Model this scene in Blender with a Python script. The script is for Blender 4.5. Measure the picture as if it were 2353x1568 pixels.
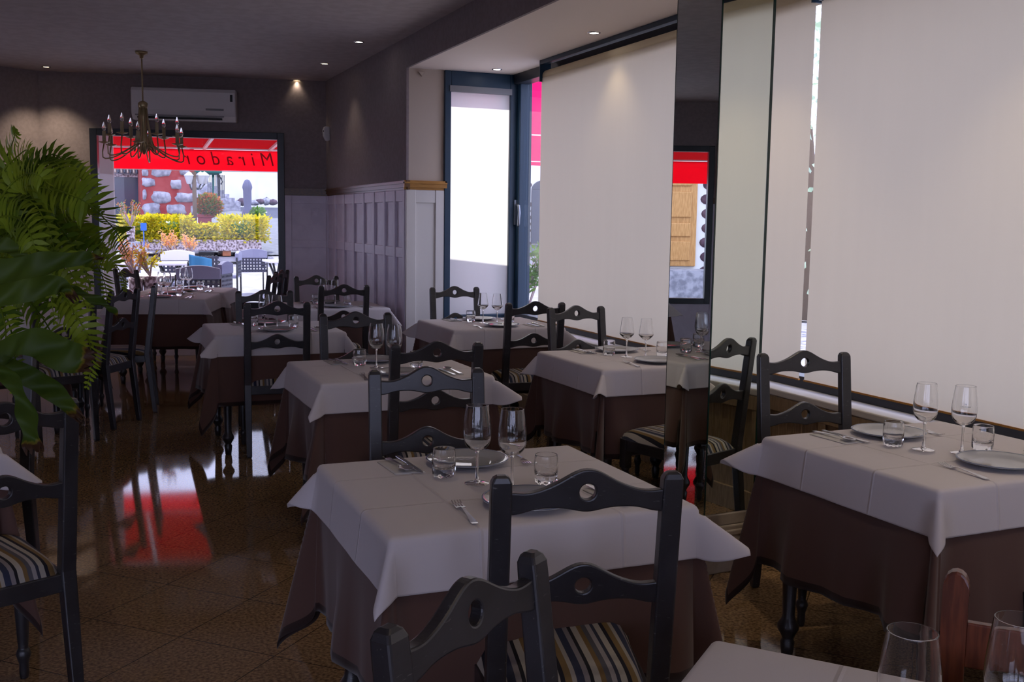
import bpy, math, random
from math import sin, cos, pi, sqrt, atan2, hypot, exp, radians
from mathutils import Vector, Matrix
import numpy as np
random.seed(7)
D = bpy.data; SC = bpy.context.scene; COL = SC.collection
for o in list(D.objects): D.objects.remove(o)

# ------------------------------------------------------------------ camera
F, PI_, RO, YA, H = 2370.94, .1148, -.0139, -.3968, 1.4727
W_, H_ = 2353, 1568
cam = D.cameras.new('camera'); cam.sensor_width = 36; cam.lens = F/W_*36; cam.clip_end = 300
co = D.objects.new('camera', cam); COL.objects.link(co); SC.camera = co
_c, _s, _cp, _sp = cos(YA), sin(YA), cos(PI_), sin(PI_)
_fwd = Vector((-_s*_cp, _c*_cp, -_sp)); _rt = Vector((_c, _s, 0)); _up = _rt.cross(_fwd)
_rr = cos(RO)*_rt + sin(RO)*(-_up)
# roll: image = R(ro) * (u,v)
_rx = _rt*cos(RO) - _up*sin(RO); _uy = _rt*sin(RO) + _up*cos(RO)
co.matrix_world = Matrix(((_rx.x, _uy.x, -_fwd.x, 0), (_rx.y, _uy.y, -_fwd.y, 0), (_rx.z, _uy.z, -_fwd.z, H), (0, 0, 0, 1)))

def ray(u, v):
    return _fwd + _rx*((u-W_/2)/F) + _uy*(-(v-H_/2)/F)
def atY(u, v, y):
    r = ray(u, v); return Vector((0, 0, H)) + r*(y/r.y)
def atZ(u, v, z):
    r = ray(u, v); return Vector((0, 0, H)) + r*((z-H)/r.z)

# ------------------------------------------------------------------ world, sun, exposure
wd = D.worlds.new('sky'); SC.world = wd; wd.use_nodes = True
bg = wd.node_tree.nodes['Background']; bg.inputs[0].default_value = (.69, .69, 1.0, 1); bg.inputs[1].default_value = 2.1
sun = D.lights.new('sun', 'SUN'); sun.energy = 4.6; sun.angle = radians(.6); sun.color = (1, .95, .88)
so = D.objects.new('sun', sun); COL.objects.link(so)
_sd = Vector((-.02, .66, .75)).normalized()          # towards the sun
so.rotation_euler = _sd.to_track_quat('Z', 'Y').to_euler()
vs = SC.view_settings; vs.view_transform = 'Standard'; vs.look = 'None'; vs.gamma = 1; vs.use_curve_mapping = False
vs.exposure = .85

# ------------------------------------------------------------------ materials
def mat(name, col=(.5, .5, .5), rough=.5, metal=0, spec=.5, **k):
    m = D.materials.new(name); m.use_nodes = True
    b = m.node_tree.nodes['Principled BSDF']
    b.inputs['Base Color'].default_value = (*col, 1); b.inputs['Roughness'].default_value = rough
    b.inputs['Metallic'].default_value = metal; b.inputs['Specular IOR Level'].default_value = spec
    for kk, v in k.items(): b.inputs[kk.replace('_', ' ')].default_value = v
    return m
def N(m, t, **k):
    n = m.node_tree.nodes.new(t)
    for a, v in k.items(): setattr(n, a, v)
    return n
def L(m, a, b): m.node_tree.links.new(a, b)
def bsdf(m): return m.node_tree.nodes['Principled BSDF']
def noise_mix(m, c1, c2, scale, lo=.4, hi=.6, detail=6, stretch=(1, 1, 1), bump=0, coord='Object', bdist=.01):
    tc = N(m, 'ShaderNodeTexCoord'); mp = N(m, 'ShaderNodeMapping'); mp.inputs['Scale'].default_value = stretch
    n = N(m, 'ShaderNodeTexNoise'); n.inputs['Scale'].default_value = scale; n.inputs['Detail'].default_value = detail
    cr = N(m, 'ShaderNodeValToRGB'); e = cr.color_ramp.elements
    e[0].position = lo; e[0].color = (*c1, 1); e[1].position = hi; e[1].color = (*c2, 1)
    L(m, tc.outputs[coord], mp.inputs[0]); L(m, mp.outputs[0], n.inputs['Vector']); L(m, n.outputs['Fac'], cr.inputs[0])
    L(m, cr.outputs[0], bsdf(m).inputs['Base Color'])
    if bump:
        b = N(m, 'ShaderNodeBump'); b.inputs['Strength'].default_value = bump; b.inputs['Distance'].default_value = bdist
        L(m, n.outputs['Fac'], b.inputs['Height']); L(m, b.outputs[0], bsdf(m).inputs['Normal'])
    return m, n, cr
M = {}
M['wall'] = noise_mix(mat('taupe_paint', rough=.8), (.235, .19, .195), (.265, .215, .22), 30, bump=.15, bdist=.002)[0]
M['ceil'] = noise_mix(mat('ceiling_paint', rough=.75), (.50, .44, .44), (.56, .50, .50), 12, bump=.1, bdist=.003)[0]
M['soffit'] = mat('soffit_paint', (.80, .69, .61), .7)
M['cream'] = mat('cream_paint', (.46, .38, .31), .7)
M['wains'] = noise_mix(mat('lilac_grey_panel_paint', rough=.45), (.66, .59, .69), (.72, .65, .75), 8)[0]
M['wainsw'] = mat('white_panel_paint', (.62, .59, .55), .45)
M['rail'] = noise_mix(mat('dado_rail_wood', rough=.35), (.10, .045, .02), (.17, .08, .03), 14, stretch=(1, 12, 12))[0]
M['railgold'] = noise_mix(mat('dado_rail_oak', rough=.35), (.34, .15, .025), (.44, .21, .04), 14, stretch=(1, 12, 12))[0]
M['tan'] = noise_mix(mat('tan_panel_wood', rough=.5), (.26, .18, .10), (.34, .24, .14), 14, stretch=(8, 8, 1))[0]
M['blackf'] = mat('dark_window_frame', (.012, .014, .02), .35)
M['bluef'] = mat('blue_black_aluminium', (.006, .032, .065), .4)
M['plinth'] = noise_mix(mat('cream_stone', rough=.4), (.42, .35, .26), (.55, .48, .38), 8)[0]
M['metal'] = mat('stainless_steel', (.62, .62, .64), .16, 1)
M['chrome'] = mat('dark_chrome', (.3, .32, .36), .3, .9)
M['white'] = mat('white_plastic', (.72, .70, .70), .4)
M['whiteg'] = mat('white_glaze', (.36, .36, .37), .04, spec=.9)
M['bluering'] = mat('blue_rim_glaze', (.10, .13, .22), .1)
M['greyp'] = mat('grey_plastic', (.2, .2, .21), .4)
M['black'] = mat('black', (.006, .006, .007), .5)
M['brass'] = mat('aged_brass', (.45, .36, .20), .35, .7)
M['candle'] = mat('cream_candle_tube', (.42, .34, .2), .6)
M['mahog'] = noise_mix(mat('mahogany', rough=.3), (.09, .02, .008), (.16, .04, .015), 10, stretch=(10, 10, 1))[0]
M['iron'] = mat('wrought_iron', (.01, .01, .01), .5)
M['under'] = mat('brown_table_linen', (.135, .072, .058), .85, spec=.15, Sheen_Weight=.25)
M['paper'] = mat('white_paper_napkin', (.55, .53, .51), .8)
m = M['under']; tc = N(m, 'ShaderNodeTexCoord'); sx = N(m, 'ShaderNodeSeparateXYZ'); L(m, tc.outputs['UV'], sx.inputs[0]); hh_ = []
for ax in (0, 1):
    a = N(m, 'ShaderNodeMath', operation='SUBTRACT'); L(m, sx.outputs[ax], a.inputs[0]); a.inputs[1].default_value = .5
    b = N(m, 'ShaderNodeMath', operation='ABSOLUTE'); L(m, a.outputs[0], b.inputs[0]); c = N(m, 'ShaderNodeMath', operation='GREATER_THAN'); c.inputs[1].default_value = .484; L(m, b.outputs[0], c.inputs[0]); hh_.append(c.outputs[0])
a = N(m, 'ShaderNodeMath', operation='MAXIMUM'); L(m, hh_[0], a.inputs[0]); L(m, hh_[1], a.inputs[1])
mx = N(m, 'ShaderNodeMix', data_type='RGBA'); mx.inputs[6].default_value = (.105, .056, .045, 1); mx.inputs[7].default_value = (.03, .016, .014, 1); L(m, a.outputs[0], mx.inputs[0]); L(m, mx.outputs[2], bsdf(m).inputs['Base Color'])
# overcloth: white linen with fold creases
m = M['over'] = mat('off_white_table_linen', (.60, .555, .565), .75, spec=.2, Sheen_Weight=.2)
tc = N(m, 'ShaderNodeTexCoord'); sx = N(m, 'ShaderNodeSeparateXYZ'); L(m, tc.outputs['UV'], sx.inputs[0])
hs = []
for ax, c0 in ((0, .32), (0, .68), (1, .36), (1, .66)):
    a = N(m, 'ShaderNodeMath', operation='SUBTRACT'); L(m, sx.outputs[ax], a.inputs[0]); a.inputs[1].default_value = c0
    b = N(m, 'ShaderNodeMath', operation='ABSOLUTE'); L(m, a.outputs[0], b.inputs[0])
    c = N(m, 'ShaderNodeMapRange'); c.inputs[1].default_value = 0; c.inputs[2].default_value = .006; c.inputs[3].default_value = 1; c.inputs[4].default_value = 0
    L(m, b.outputs[0], c.inputs[0]); hs.append(c.outputs[0])
acc = hs[0]
for h in hs[1:]:
    a = N(m, 'ShaderNodeMath', operation='MAXIMUM'); L(m, acc, a.inputs[0]); L(m, h, a.inputs[1]); acc = a.outputs[0]
nz = N(m, 'ShaderNodeTexNoise'); nz.inputs['Scale'].default_value = 9; L(m, tc.outputs['UV'], nz.inputs['Vector'])
mu = N(m, 'ShaderNodeMath', operation='MULTIPLY_ADD'); L(m, nz.outputs['Fac'], mu.inputs[0]); mu.inputs[1].default_value = .9; L(m, acc, mu.inputs[2])
bp = N(m, 'ShaderNodeBump'); bp.inputs['Strength'].default_value = .7; bp.inputs['Distance'].default_value = .004
L(m, mu.outputs[0], bp.inputs['Height']); L(m, bp.outputs[0], bsdf(m).inputs['Normal'])
# charcoal stained chair wood with worn, lighter scratches
m = M['wood'] = mat('charcoal_stained_wood', rough=.42, spec=.45, Coat_Weight=.4, Coat_Roughness=.25)
noise_mix(m, (.016, .015, .018), (.026, .025, .029), 9, stretch=(1, 1, 1))
tc = N(m, 'ShaderNodeTexCoord'); mp = N(m, 'ShaderNodeMapping'); mp.inputs['Scale'].default_value = (14, 60, 60)
n2 = N(m, 'ShaderNodeTexNoise'); n2.inputs['Scale'].default_value = 3; n2.inputs['Detail'].default_value = 8
r2 = N(m, 'ShaderNodeValToRGB'); r2.color_ramp.elements[0].position = .66; r2.color_ramp.elements[1].position = .78
mx = N(m, 'ShaderNodeMix', data_type='RGBA'); mx.inputs[7].default_value = (.16, .155, .15, 1)
L(m, tc.outputs['Object'], mp.inputs[0]); L(m, mp.outputs[0], n2.inputs['Vector']); L(m, n2.outputs['Fac'], r2.inputs[0]); L(m, r2.outputs[0], mx.inputs[0])
for l in list(m.node_tree.links):
    if l.to_socket == bsdf(m).inputs['Base Color']:
        src = l.from_socket; m.node_tree.links.remove(l); L(m, src, mx.inputs[6])
L(m, mx.outputs[2], bsdf(m).inputs['Base Color'])
bp = N(m, 'ShaderNodeBump'); bp.inputs['Strength'].default_value = .25; bp.inputs['Distance'].default_value = .001
L(m, n2.outputs['Fac'], bp.inputs['Height']); L(m, bp.outputs[0], bsdf(m).inputs['Normal'])
# striped seat fabric
m = M['stripe'] = mat('striped_upholstery', rough=.8, spec=.2)
tc = N(m, 'ShaderNodeTexCoord'); sx = N(m, 'ShaderNodeSeparateXYZ'); L(m, tc.outputs['Object'], sx.inputs[0])
mm = N(m, 'ShaderNodeMath', operation='MULTIPLY_ADD'); mm.inputs[1].default_value = 1/.15; mm.inputs[2].default_value = 5.3; L(m, sx.outputs[0], mm.inputs[0])
fr = N(m, 'ShaderNodeMath', operation='FRACT'); L(m, mm.outputs[0], fr.inputs[0])
cr = N(m, 'ShaderNodeValToRGB'); cr.color_ramp.interpolation = 'CONSTANT'
stops = [(0, (0.360, 0.331, 0.288)), (.10, (0.014, 0.014, 0.022)), (.17, (0.187, 0.122, 0.050)), (.27, (0.324, 0.295, 0.259)), (.34, (0.030, 0.036, 0.066)),
         (.46, (0.216, 0.194, 0.202)), (.54, (0.014, 0.014, 0.018)), (.60, (0.360, 0.331, 0.288)), (.70, (0.173, 0.108, 0.043)), (.78, (0.086, 0.086, 0.101)), (.86, (0.302, 0.274, 0.274)), (.94, (0.034, 0.038, 0.060))]
el = cr.color_ramp.elements
el[0].position = 0; el[0].color = (*stops[0][1], 1); el[1].position = stops[1][0]; el[1].color = (*stops[1][1], 1)
for p, c in stops[2:]:
    e = el.new(p); e.color = (*c, 1)
L(m, fr.outputs[0], cr.inputs[0]); L(m, cr.outputs[0], bsdf(m).inputs['Base Color'])
# floor: polished brown speckled tiles laid diagonally
m = M['floor'] = mat('polished_brown_terrazzo', rough=.09, spec=.5)
tc = N(m, 'ShaderNodeTexCoord'); mp = N(m, 'ShaderNodeMapping'); mp.inputs['Rotation'].default_value = (0, 0, radians(45)); mp.inputs['Scale'].default_value = (1, 1, 1)
br = N(m, 'ShaderNodeTexBrick'); br.offset = 0; br.inputs['Scale'].default_value = 1; br.inputs['Mortar Size'].default_value = .0022
br.inputs['Brick Width'].default_value = .40; br.inputs['Row Height'].default_value = .40; br.inputs['Mortar Smooth'].default_value = .2
n1 = N(m, 'ShaderNodeTexNoise'); n1.inputs['Scale'].default_value = 85; n1.inputs['Detail'].default_value = 6
n0 = N(m, 'ShaderNodeTexNoise'); n0.inputs['Scale'].default_value = 1.3
r1 = N(m, 'ShaderNodeValToRGB'); e = r1.color_ramp.elements
e[0].position = .34; e[0].color = (.13, .075, .036, 1); e[1].position = .62; e[1].color = (.40, .25, .125, 1)
hx = N(m, 'ShaderNodeMix', data_type='RGBA', blend_type='MULTIPLY'); hx.inputs[0].default_value = .35
mo = N(m, 'ShaderNodeMix', data_type='RGBA'); mo.inputs[7].default_value = (.03, .018, .01, 1)
L(m, tc.outputs['Object'], mp.inputs[0]); L(m, mp.outputs[0], br.inputs['Vector']); L(m, tc.outputs['Object'], n1.inputs['Vector']); L(m, tc.outputs['Object'], n0.inputs['Vector'])
L(m, n1.outputs['Fac'], r1.inputs[0]); L(m, r1.outputs[0], hx.inputs[6]); L(m, n0.outputs['Fac'], hx.inputs[7]); L(m, hx.outputs[2], mo.inputs[6]); L(m, br.outputs['Fac'], mo.inputs[0]); L(m, mo.outputs[2], bsdf(m).inputs['Base Color'])
rr_ = N(m, 'ShaderNodeMapRange'); rr_.inputs[3].default_value = .02; rr_.inputs[4].default_value = .09; L(m, n0.outputs['Fac'], rr_.inputs[0]); L(m, rr_.outputs[0], bsdf(m).inputs['Roughness'])
bp = N(m, 'ShaderNodeBump'); bp.inputs['Strength'].default_value = .006; bp.inputs['Distance'].default_value = .001
L(m, n1.outputs['Fac'], bp.inputs['Height']); L(m, bp.outputs[0], bsdf(m).inputs['Normal'])
# blinds: woven fabric that lets daylight through
def blind_mat(name, col, tr):
    m = D.materials.new(name); m.use_nodes = True; nt = m.node_tree; nt.nodes.remove(bsdf(m)); out = nt.nodes['Material Output']
    a = N(m, 'ShaderNodeBsdfTranslucent'); b = N(m, 'ShaderNodeBsdfDiffuse'); mx = N(m, 'ShaderNodeMixShader'); mx.inputs[0].default_value = tr
    tc = N(m, 'ShaderNodeTexCoord'); n = N(m, 'ShaderNodeTexNoise'); n.inputs['Scale'].default_value = 3; n.inputs['Detail'].default_value = 8
    mp = N(m, 'ShaderNodeMapping'); mp.inputs['Scale'].default_value = (1, 4, .25)
    r = N(m, 'ShaderNodeValToRGB'); r.color_ramp.elements[0].position = .2; r.color_ramp.elements[1].position = .8
    r.color_ramp.elements[0].color = (*[c*.97 for c in col], 1); r.color_ramp.elements[1].color = (*col, 1)
    L(m, tc.outputs['Object'], mp.inputs[0]); L(m, mp.outputs[0], n.inputs['Vector']); L(m, n.outputs['Fac'], r.inputs[0])
    L(m, r.outputs[0], a.inputs[0]); L(m, r.outputs[0], b.inputs[0]); L(m, b.outputs[0], mx.inputs[1]); L(m, a.outputs[0], mx.inputs[2]); L(m, mx.outputs[0], out.inputs[0])
    return m
M['blind'] = blind_mat('cream_blind_fabric', (.70, .61, .45), .37)
M['blind2'] = blind_mat('white_blind_fabric', (.88, .84, .80), .62)
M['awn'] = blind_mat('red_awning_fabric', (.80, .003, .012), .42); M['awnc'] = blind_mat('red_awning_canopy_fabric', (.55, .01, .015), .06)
M['awnp'] = blind_mat('magenta_awning_fabric', (.72, .01, .11), .6)
def leaf_mat(name, c1, c2, sc=6, tr=.35, gloss=.35, tip=None):
    m = mat(name, rough=gloss, spec=.25); noise_mix(m, c1, c2, sc)
    nt = m.node_tree; out = nt.nodes['Material Output']; t = N(m, 'ShaderNodeBsdfTranslucent'); mx = N(m, 'ShaderNodeMixShader'); mx.inputs[0].default_value = tr
    src = [l.from_socket for l in nt.links if l.to_socket == bsdf(m).inputs['Base Color']][0]
    if tip:
        uv = N(m, 'ShaderNodeTexCoord'); s = N(m, 'ShaderNodeSeparateXYZ'); L(m, uv.outputs['UV'], s.inputs[0])
        n = N(m, 'ShaderNodeTexNoise'); n.inputs['Scale'].default_value = 6; L(m, uv.outputs['UV'], n.inputs['Vector'])
        ad = N(m, 'ShaderNodeMath', operation='MULTIPLY_ADD'); ad.inputs[1].default_value = .14; L(m, n.outputs['Fac'], ad.inputs[0]); L(m, s.outputs[0], ad.inputs[2])
        r = N(m, 'ShaderNodeValToRGB'); e = r.color_ramp.elements; e[0].position = tip; e[0].color = (0, 0, 0, 1); e[1].position = tip+.05; e[1].color = (1, 1, 1, 1)
        r3 = N(m, 'ShaderNodeValToRGB'); e = r3.color_ramp.elements; e[0].position = tip; e[0].color = (.35, .25, .02, 1); e[1].position = tip+.06; e[1].color = (.05, .022, .01, 1)
        mm = N(m, 'ShaderNodeMix', data_type='RGBA'); L(m, ad.outputs[0], r.inputs[0]); L(m, ad.outputs[0], r3.inputs[0]); L(m, r.outputs[0], mm.inputs[0]); L(m, src, mm.inputs[6]); L(m, r3.outputs[0], mm.inputs[7]); src = mm.outputs[2]
        L(m, src, bsdf(m).inputs['Base Color'])
    L(m, src, t.inputs[0]); L(m, bsdf(m).outputs[0], mx.inputs[1]); L(m, t.outputs[0], mx.inputs[2]); L(m, mx.outputs[0], out.inputs[0])
    return m
M['fern'] = leaf_mat('fern_green', (.075, .145, .010), (.25, .34, .025), 9, .5)
M['strap'] = leaf_mat('dark_strap_leaf', (.030, .060, .006), (.065, .105, .012), 4, .3, .5, tip=.92)
M['yellowleaf'] = leaf_mat('yellow_green_foliage', (.32, .32, .01), (.72, .56, .015), 14)
M['greenleaf'] = leaf_mat('green_foliage', (.06, .16, .02), (.16, .30, .04), 10)
M['ballleaf'] = leaf_mat('green_red_foliage', (.08, .22, .02), (.50, .10, .03), 16)
M['orangeleaf'] = leaf_mat('orange_foliage', (.70, .42, .10), (.75, .30, .14), 10); M['twig'] = mat('pale_pink_twig', (.38, .28, .28), .8); M['glareleaf'] = leaf_mat('overexposed_foliage', (.30, .42, .28), (.5, .6, .45), 10)  # tree foliage coloured pale to carry its overexposed sunlight
def glassy(name, col=(1, 1, 1), ior=1.45, rough=0):
    m = D.materials.new(name); m.use_nodes = True; nt = m.node_tree; nt.nodes.remove(bsdf(m)); g = N(m, 'ShaderNodeBsdfGlass')
    g.inputs['Color'].default_value = (*col, 1); g.inputs['IOR'].default_value = ior; g.inputs['Roughness'].default_value = rough
    L(m, g.outputs[0], nt.nodes['Material Output'].inputs[0]); return m
M['glass'] = glassy('drinking_glass')
m = M['pane'] = D.materials.new('window_glass'); m.use_nodes = True; m.node_tree.nodes.remove(bsdf(m))
t = N(m, 'ShaderNodeBsdfTransparent'); t.inputs[0].default_value = (.93, .96, .97, 1); g = N(m, 'ShaderNodeBsdfGlossy'); g.inputs['Roughness'].default_value = 0
fz = N(m, 'ShaderNodeLayerWeight'); fz.inputs[0].default_value = .2; fm = N(m, 'ShaderNodeMath', operation='MULTIPLY_ADD'); fm.inputs[1].default_value = .22; fm.inputs[2].default_value = .02; L(m, fz.outputs[1], fm.inputs[0]); mx = N(m, 'ShaderNodeMixShader')
L(m, fm.outputs[0], mx.inputs[0]); L(m, t.outputs[0], mx.inputs[1]); L(m, g.outputs[0], mx.inputs[2]); L(m, mx.outputs[0], m.node_tree.nodes['Material Output'].inputs[0])
M['mirror'] = mat('mirror_silvering', (.80, .86, .80), 0, 1)
M['mirroredge'] = mat('mirror_glass_edge', (.006, .03, .024), .15)
def emis(name, col, s):
    m = D.materials.new(name); m.use_nodes = True; nt = m.node_tree; nt.nodes.remove(bsdf(m)); e = N(m, 'ShaderNodeEmission'); e.inputs[0].default_value = (*col, 1); e.inputs[1].default_value = s
    L(m, e.outputs[0], nt.nodes['Material Output'].inputs[0]); return m
M['lampw'] = emis('spot_bulb_glow', (1, .92, .85), 9); M['lampy'] = emis('warm_spot_bulb_glow', (1, .8, .45), 5)
# outside
M['granite'] = noise_mix(mat('speckled_granite', rough=.8), (.12, .08, .08), (.50, .42, .44), 22, .42, .56)[0]
M['redwall'] = noise_mix(mat('red_mortar', rough=.9), (.30, .045, .045), (.36, .07, .065), 5)[0]
M['stone'] = noise_mix(mat('grey_wall_stone', rough=.9), (.22, .22, .26), (.42, .42, .47), 7, bump=.4)[0]
M['darkstone'] = noise_mix(mat('dark_red_wall_stone', rough=.9), (.06, .03, .05), (.12, .07, .09), 6)[0]
M['whitewall'] = noise_mix(mat('white_render', rough=.9), (.74, .74, .72), (.80, .80, .78), 1.2)[0]
M['road'] = noise_mix(mat('grey_blue_cobbles', rough=.9), (.052, .058, .085), (.085, .092, .125), 5, bump=.3, bdist=.02)[0]
M['pave'] = noise_mix(mat('pale_paving', rough=.9), (.20, .195, .22), (.27, .26, .29), 3)[0]
M['redpot'] = mat('dark_red_planter', (.25, .03, .04), .6)
M['parasol'] = mat('lilac_grey_canvas', (.12, .12, .19), .9)
M['cushion'] = mat('pale_grey_canvas', (.22, .22, .30), .9)
M['wicker'] = mat('charcoal_wicker', (.03, .03, .05), .6)
M['towel'] = mat('blue_towel', (.04, .20, .36), .9)
M['tabletopo'] = mat('pale_table_laminate', (.75, .72, .74), .4)
M['doorwood'] = noise_mix(mat('golden_door_wood', rough=.45), (.46, .23, .07), (.60, .32, .11), 6, stretch=(8, 8, 1))[0]
M['bluedoor'] = mat('dark_blue_door_paint', (.03, .04, .08), .5)
M['shopglass'] = mat('shop_window_glass', (.05, .07, .10), .1)
M['terra'] = mat('terracotta', (.35, .13, .06), .8)
M['letter'] = mat('dark_red_lettering', (.30, .0, .01), .8)
M['blacktxt'] = mat('black_print', (.01, .01, .01), .5)
M['bluesign'] = mat('blue_sign', (.02, .12, .65), .5)
M['bark'] = mat('bark', (.12, .08, .05), .9)
M['green'] = mat('dark_green_canvas', (.01, .12, .10), .8)
M['lampglass'] = mat('frosted_lantern_glass', (.7, .72, .75), .3)

# ------------------------------------------------------------------ mesh helpers
class MB:
    def __init__(s): s.v = []; s.f = []; s.sm = []; s.mi = []; s.uv = None; s.cur = 0
    def add(s, vs, fs, smooth=False, mi=None):
        o = len(s.v); s.v += [tuple(v) for v in vs]; s.f += [tuple(i+o for i in f) for f in fs]
        s.sm += [smooth]*len(fs); s.mi += [s.cur if mi is None else mi]*len(fs); return s
    def box(s, x0, x1, y0, y1, z0, z1, T=None, mi=None):
        vs = [Vector((x, y, z)) for x in (x0, x1) for y in (y0, y1) for z in (z0, z1)]
        if T: vs = [T @ v for v in vs]
        return s.add(vs, [(0, 1, 3, 2), (4, 6, 7, 5), (0, 4, 5, 1), (2, 3, 7, 6), (0, 2, 6, 4), (1, 5, 7, 3)], mi=mi)
    def lathe(s, prof, n=24, c=(0, 0, 0), T=None, mi=None, cap=True):
        vs = []; fs = []
        for r, z in prof:
            for i in range(n):
                a = 2*pi*i/n; vs.append(Vector((c[0]+r*cos(a), c[1]+r*sin(a), c[2]+z)))
        for j in range(len(prof)-1):
            for i in range(n):
                fs.append((j*n+i, j*n+(i+1) % n, (j+1)*n+(i+1) % n, (j+1)*n+i))
        if cap:
            if prof[0][0] > 1e-5: fs.append(tuple(range(n-1, -1, -1)))
            if prof[-1][0] > 1e-5: fs.append(tuple((len(prof)-1)*n+i for i in range(n)))
        if T: vs = [T @ v for v in vs]
        return s.add(vs, fs, True, mi)
    def tube(s, pts, rad, n=8, mi=None, closed=False):
        pts = [Vector(p) for p in pts]
        if not hasattr(rad, '__len__'): rad = [rad]*len(pts)
        vs = []; fs = []; up = Vector((.013, .02, 1)); prev = None
        for i, p in enumerate(pts):
            a = pts[max(i-1, 0)]; b = pts[min(i+1, len(pts)-1)]; d = (b-a).normalized()
            x = d.cross(up) if prev is None else prev - d*prev.dot(d)
            if x.length < 1e-4: x = d.cross(Vector((1, 0, 0)))
            x.normalize(); prev = x; y = d.cross(x)
            for k in range(n):
                t = 2*pi*k/n; vs.append(p + (x*cos(t)+y*sin(t))*rad[i])
        for j in range(len(pts)-1):
            for k in range(n): fs.append((j*n+k, j*n+(k+1) % n, (j+1)*n+(k+1) % n, (j+1)*n+k))
        fs.append(tuple(range(n-1, -1, -1))); fs.append(tuple((len(pts)-1)*n+k for k in range(n)))
        return s.add(vs, fs, True, mi)
    def prism(s, poly, h0, h1, axis='z', T=None, smooth=False, mi=None):
        n = len(poly)
        def P(a, b, h): return Vector((a, b, h)) if axis == 'z' else (Vector((a, h, b)) if axis == 'y' else Vector((h, a, b)))
        vs = [P(a, b, h0) for a, b in poly]+[P(a, b, h1) for a, b in poly]
        if T: vs = [T @ v for v in vs]
        return s.add(vs, [tuple(range(n-1, -1, -1)), tuple(range(n, 2*n))]+[(i, (i+1) % n, n+(i+1) % n, n+i) for i in range(n)], smooth, mi)
    def bar(s, a, b, w, d, mi=None):
        a = Vector(a); b = Vector(b); t = (b-a); l = t.length; t.normalize(); q = t.to_track_quat('Z', 'Y').to_matrix().to_4x4()
        return s.box(-w/2, w/2, -d/2, d/2, 0, l, T=Matrix.Translation(a) @ q, mi=mi)
    def sph(s, c, r, n=12, m=8, mi=None, sc=(1, 1, 1)):
        prof = [(max(r*sin(pi*j/m), 0), -r*cos(pi*j/m)) for j in range(m+1)]
        T = Matrix.Translation(Vector(c)) @ Matrix.Diagonal((*sc, 1))
        return s.lathe(prof, n, T=T, mi=mi, cap=False)
    def grid(s, P, smooth=True, mi=None):
        h, w = len(P), len(P[0]); vs = [p for r in P for p in r]
        return s.add(vs, [(j*w+i, j*w+i+1, (j+1)*w+i+1, (j+1)*w+i) for j in range(h-1) for i in range(w-1)], smooth, mi)
    def build(s, name, mats, parent=None, bevel=0, uvs=None, solid=0):
        me = D.meshes.new(name); me.from_pydata(s.v, [], s.f)
        if not isinstance(mats, (list, tuple)): mats = [mats]
        for q in mats: me.materials.append(q)
        me.polygons.foreach_set('use_smooth', s.sm); me.polygons.foreach_set('material_index', s.mi)
        if uvs is not None:
            ul = me.uv_layers.new(name='UVMap'); li = [l.vertex_index for l in me.loops]
            ul.data.foreach_set('uv', np.array([uvs[i] for i in li], dtype=np.float32).ravel())
        me.update()
        o = D.objects.new(name, me); COL.objects.link(o)
        if parent: o.parent = parent
        if bevel:
            b = o.modifiers.new('bevel', 'BEVEL'); b.width = bevel; b.segments = 2; b.limit_method = 'ANGLE'; b.angle_limit = radians(40)
        if solid:
            b = o.modifiers.new('solid', 'SOLIDIFY'); b.thickness = solid; b.offset = 0
        return o
def tag(o, label=None, cat=None, group=None, kind=None):
    if label: o['label'] = label
    if cat: o['category'] = cat
    if group: o['group'] = group
    if kind: o['kind'] = kind
    return o
def empty(name, loc=(0, 0, 0), rz=0, label=None, cat=None, group=None):
    o = D.objects.new(name, None); COL.objects.link(o); o.location = loc; o.rotation_euler = (0, 0, rz); o.empty_display_size = .1
    return tag(o, label, cat, group)
def struct(name, mb, m, bevel=0, parent=None):
    o = mb.build(name, m, parent, bevel=bevel)
    if not parent: o['kind'] = 'structure'
    return o
def copy_tree(o, parent=None):
    c = o.copy(); COL.objects.link(c)
    if parent is not None: c.parent = parent
    for ch in o.children: copy_tree(ch, c)
    return c
used = set()
def inst(proto, loc, rz, label, group=None, cat=None):
    if proto.name in used: o = copy_tree(proto)
    else: o = proto; used.add(proto.name)
    o.location = loc; o.rotation_euler = (0, 0, rz); o['label'] = label
    if group: o['group'] = group
    elif 'group' in o: del o['group']
    if cat: o['category'] = cat
    return o

# ================================================================== ROOM SHELL
XR = 2.50; YN = 8.20; XW = 3.24; ZC = 2.94; ZS = 2.70; XG = 3.42
def farY(x): return 11.75-.24*x
CA = Vector((-.34, farY(-.34), 0)); LD = Vector((-.855, -.52, 0)).normalized(); LN = Vector((-.52, .855, 0)).normalized()  # left wall
def wallbox(mb, a, b, n, t, z0, z1, s0=None, s1=None, off=0, mi=None):
    """slab along a->b (2d), thickness t along n starting at off, between heights"""
    a = Vector((a[0], a[1], 0)); b = Vector((b[0], b[1], 0)); d = (b-a); l = d.length; d.normalize(); n = Vector((n[0], n[1], 0))
    s0 = 0 if s0 is None else s0; s1 = l if s1 is None else s1
    vs = [a+d*s+n*(off+q)+Vector((0, 0, z)) for s in (s0, s1) for q in (0, t) for z in (z0, z1)]
    mb.add(vs, [(0, 1, 3, 2), (4, 6, 7, 5), (0, 4, 5, 1), (2, 3, 7, 6), (0, 2, 6, 4), (1, 5, 7, 3)], mi=mi)
m_ = MB(); m_.prism([(-6.6, -3.6), (3.6, -3.6), (3.6, 8.3), (2.7, 8.3), (2.7, 11.3), (-.3, 12.0), (-6.6, 8.2)], -.15, 0); struct('floor', m_, M['floor'])
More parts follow.
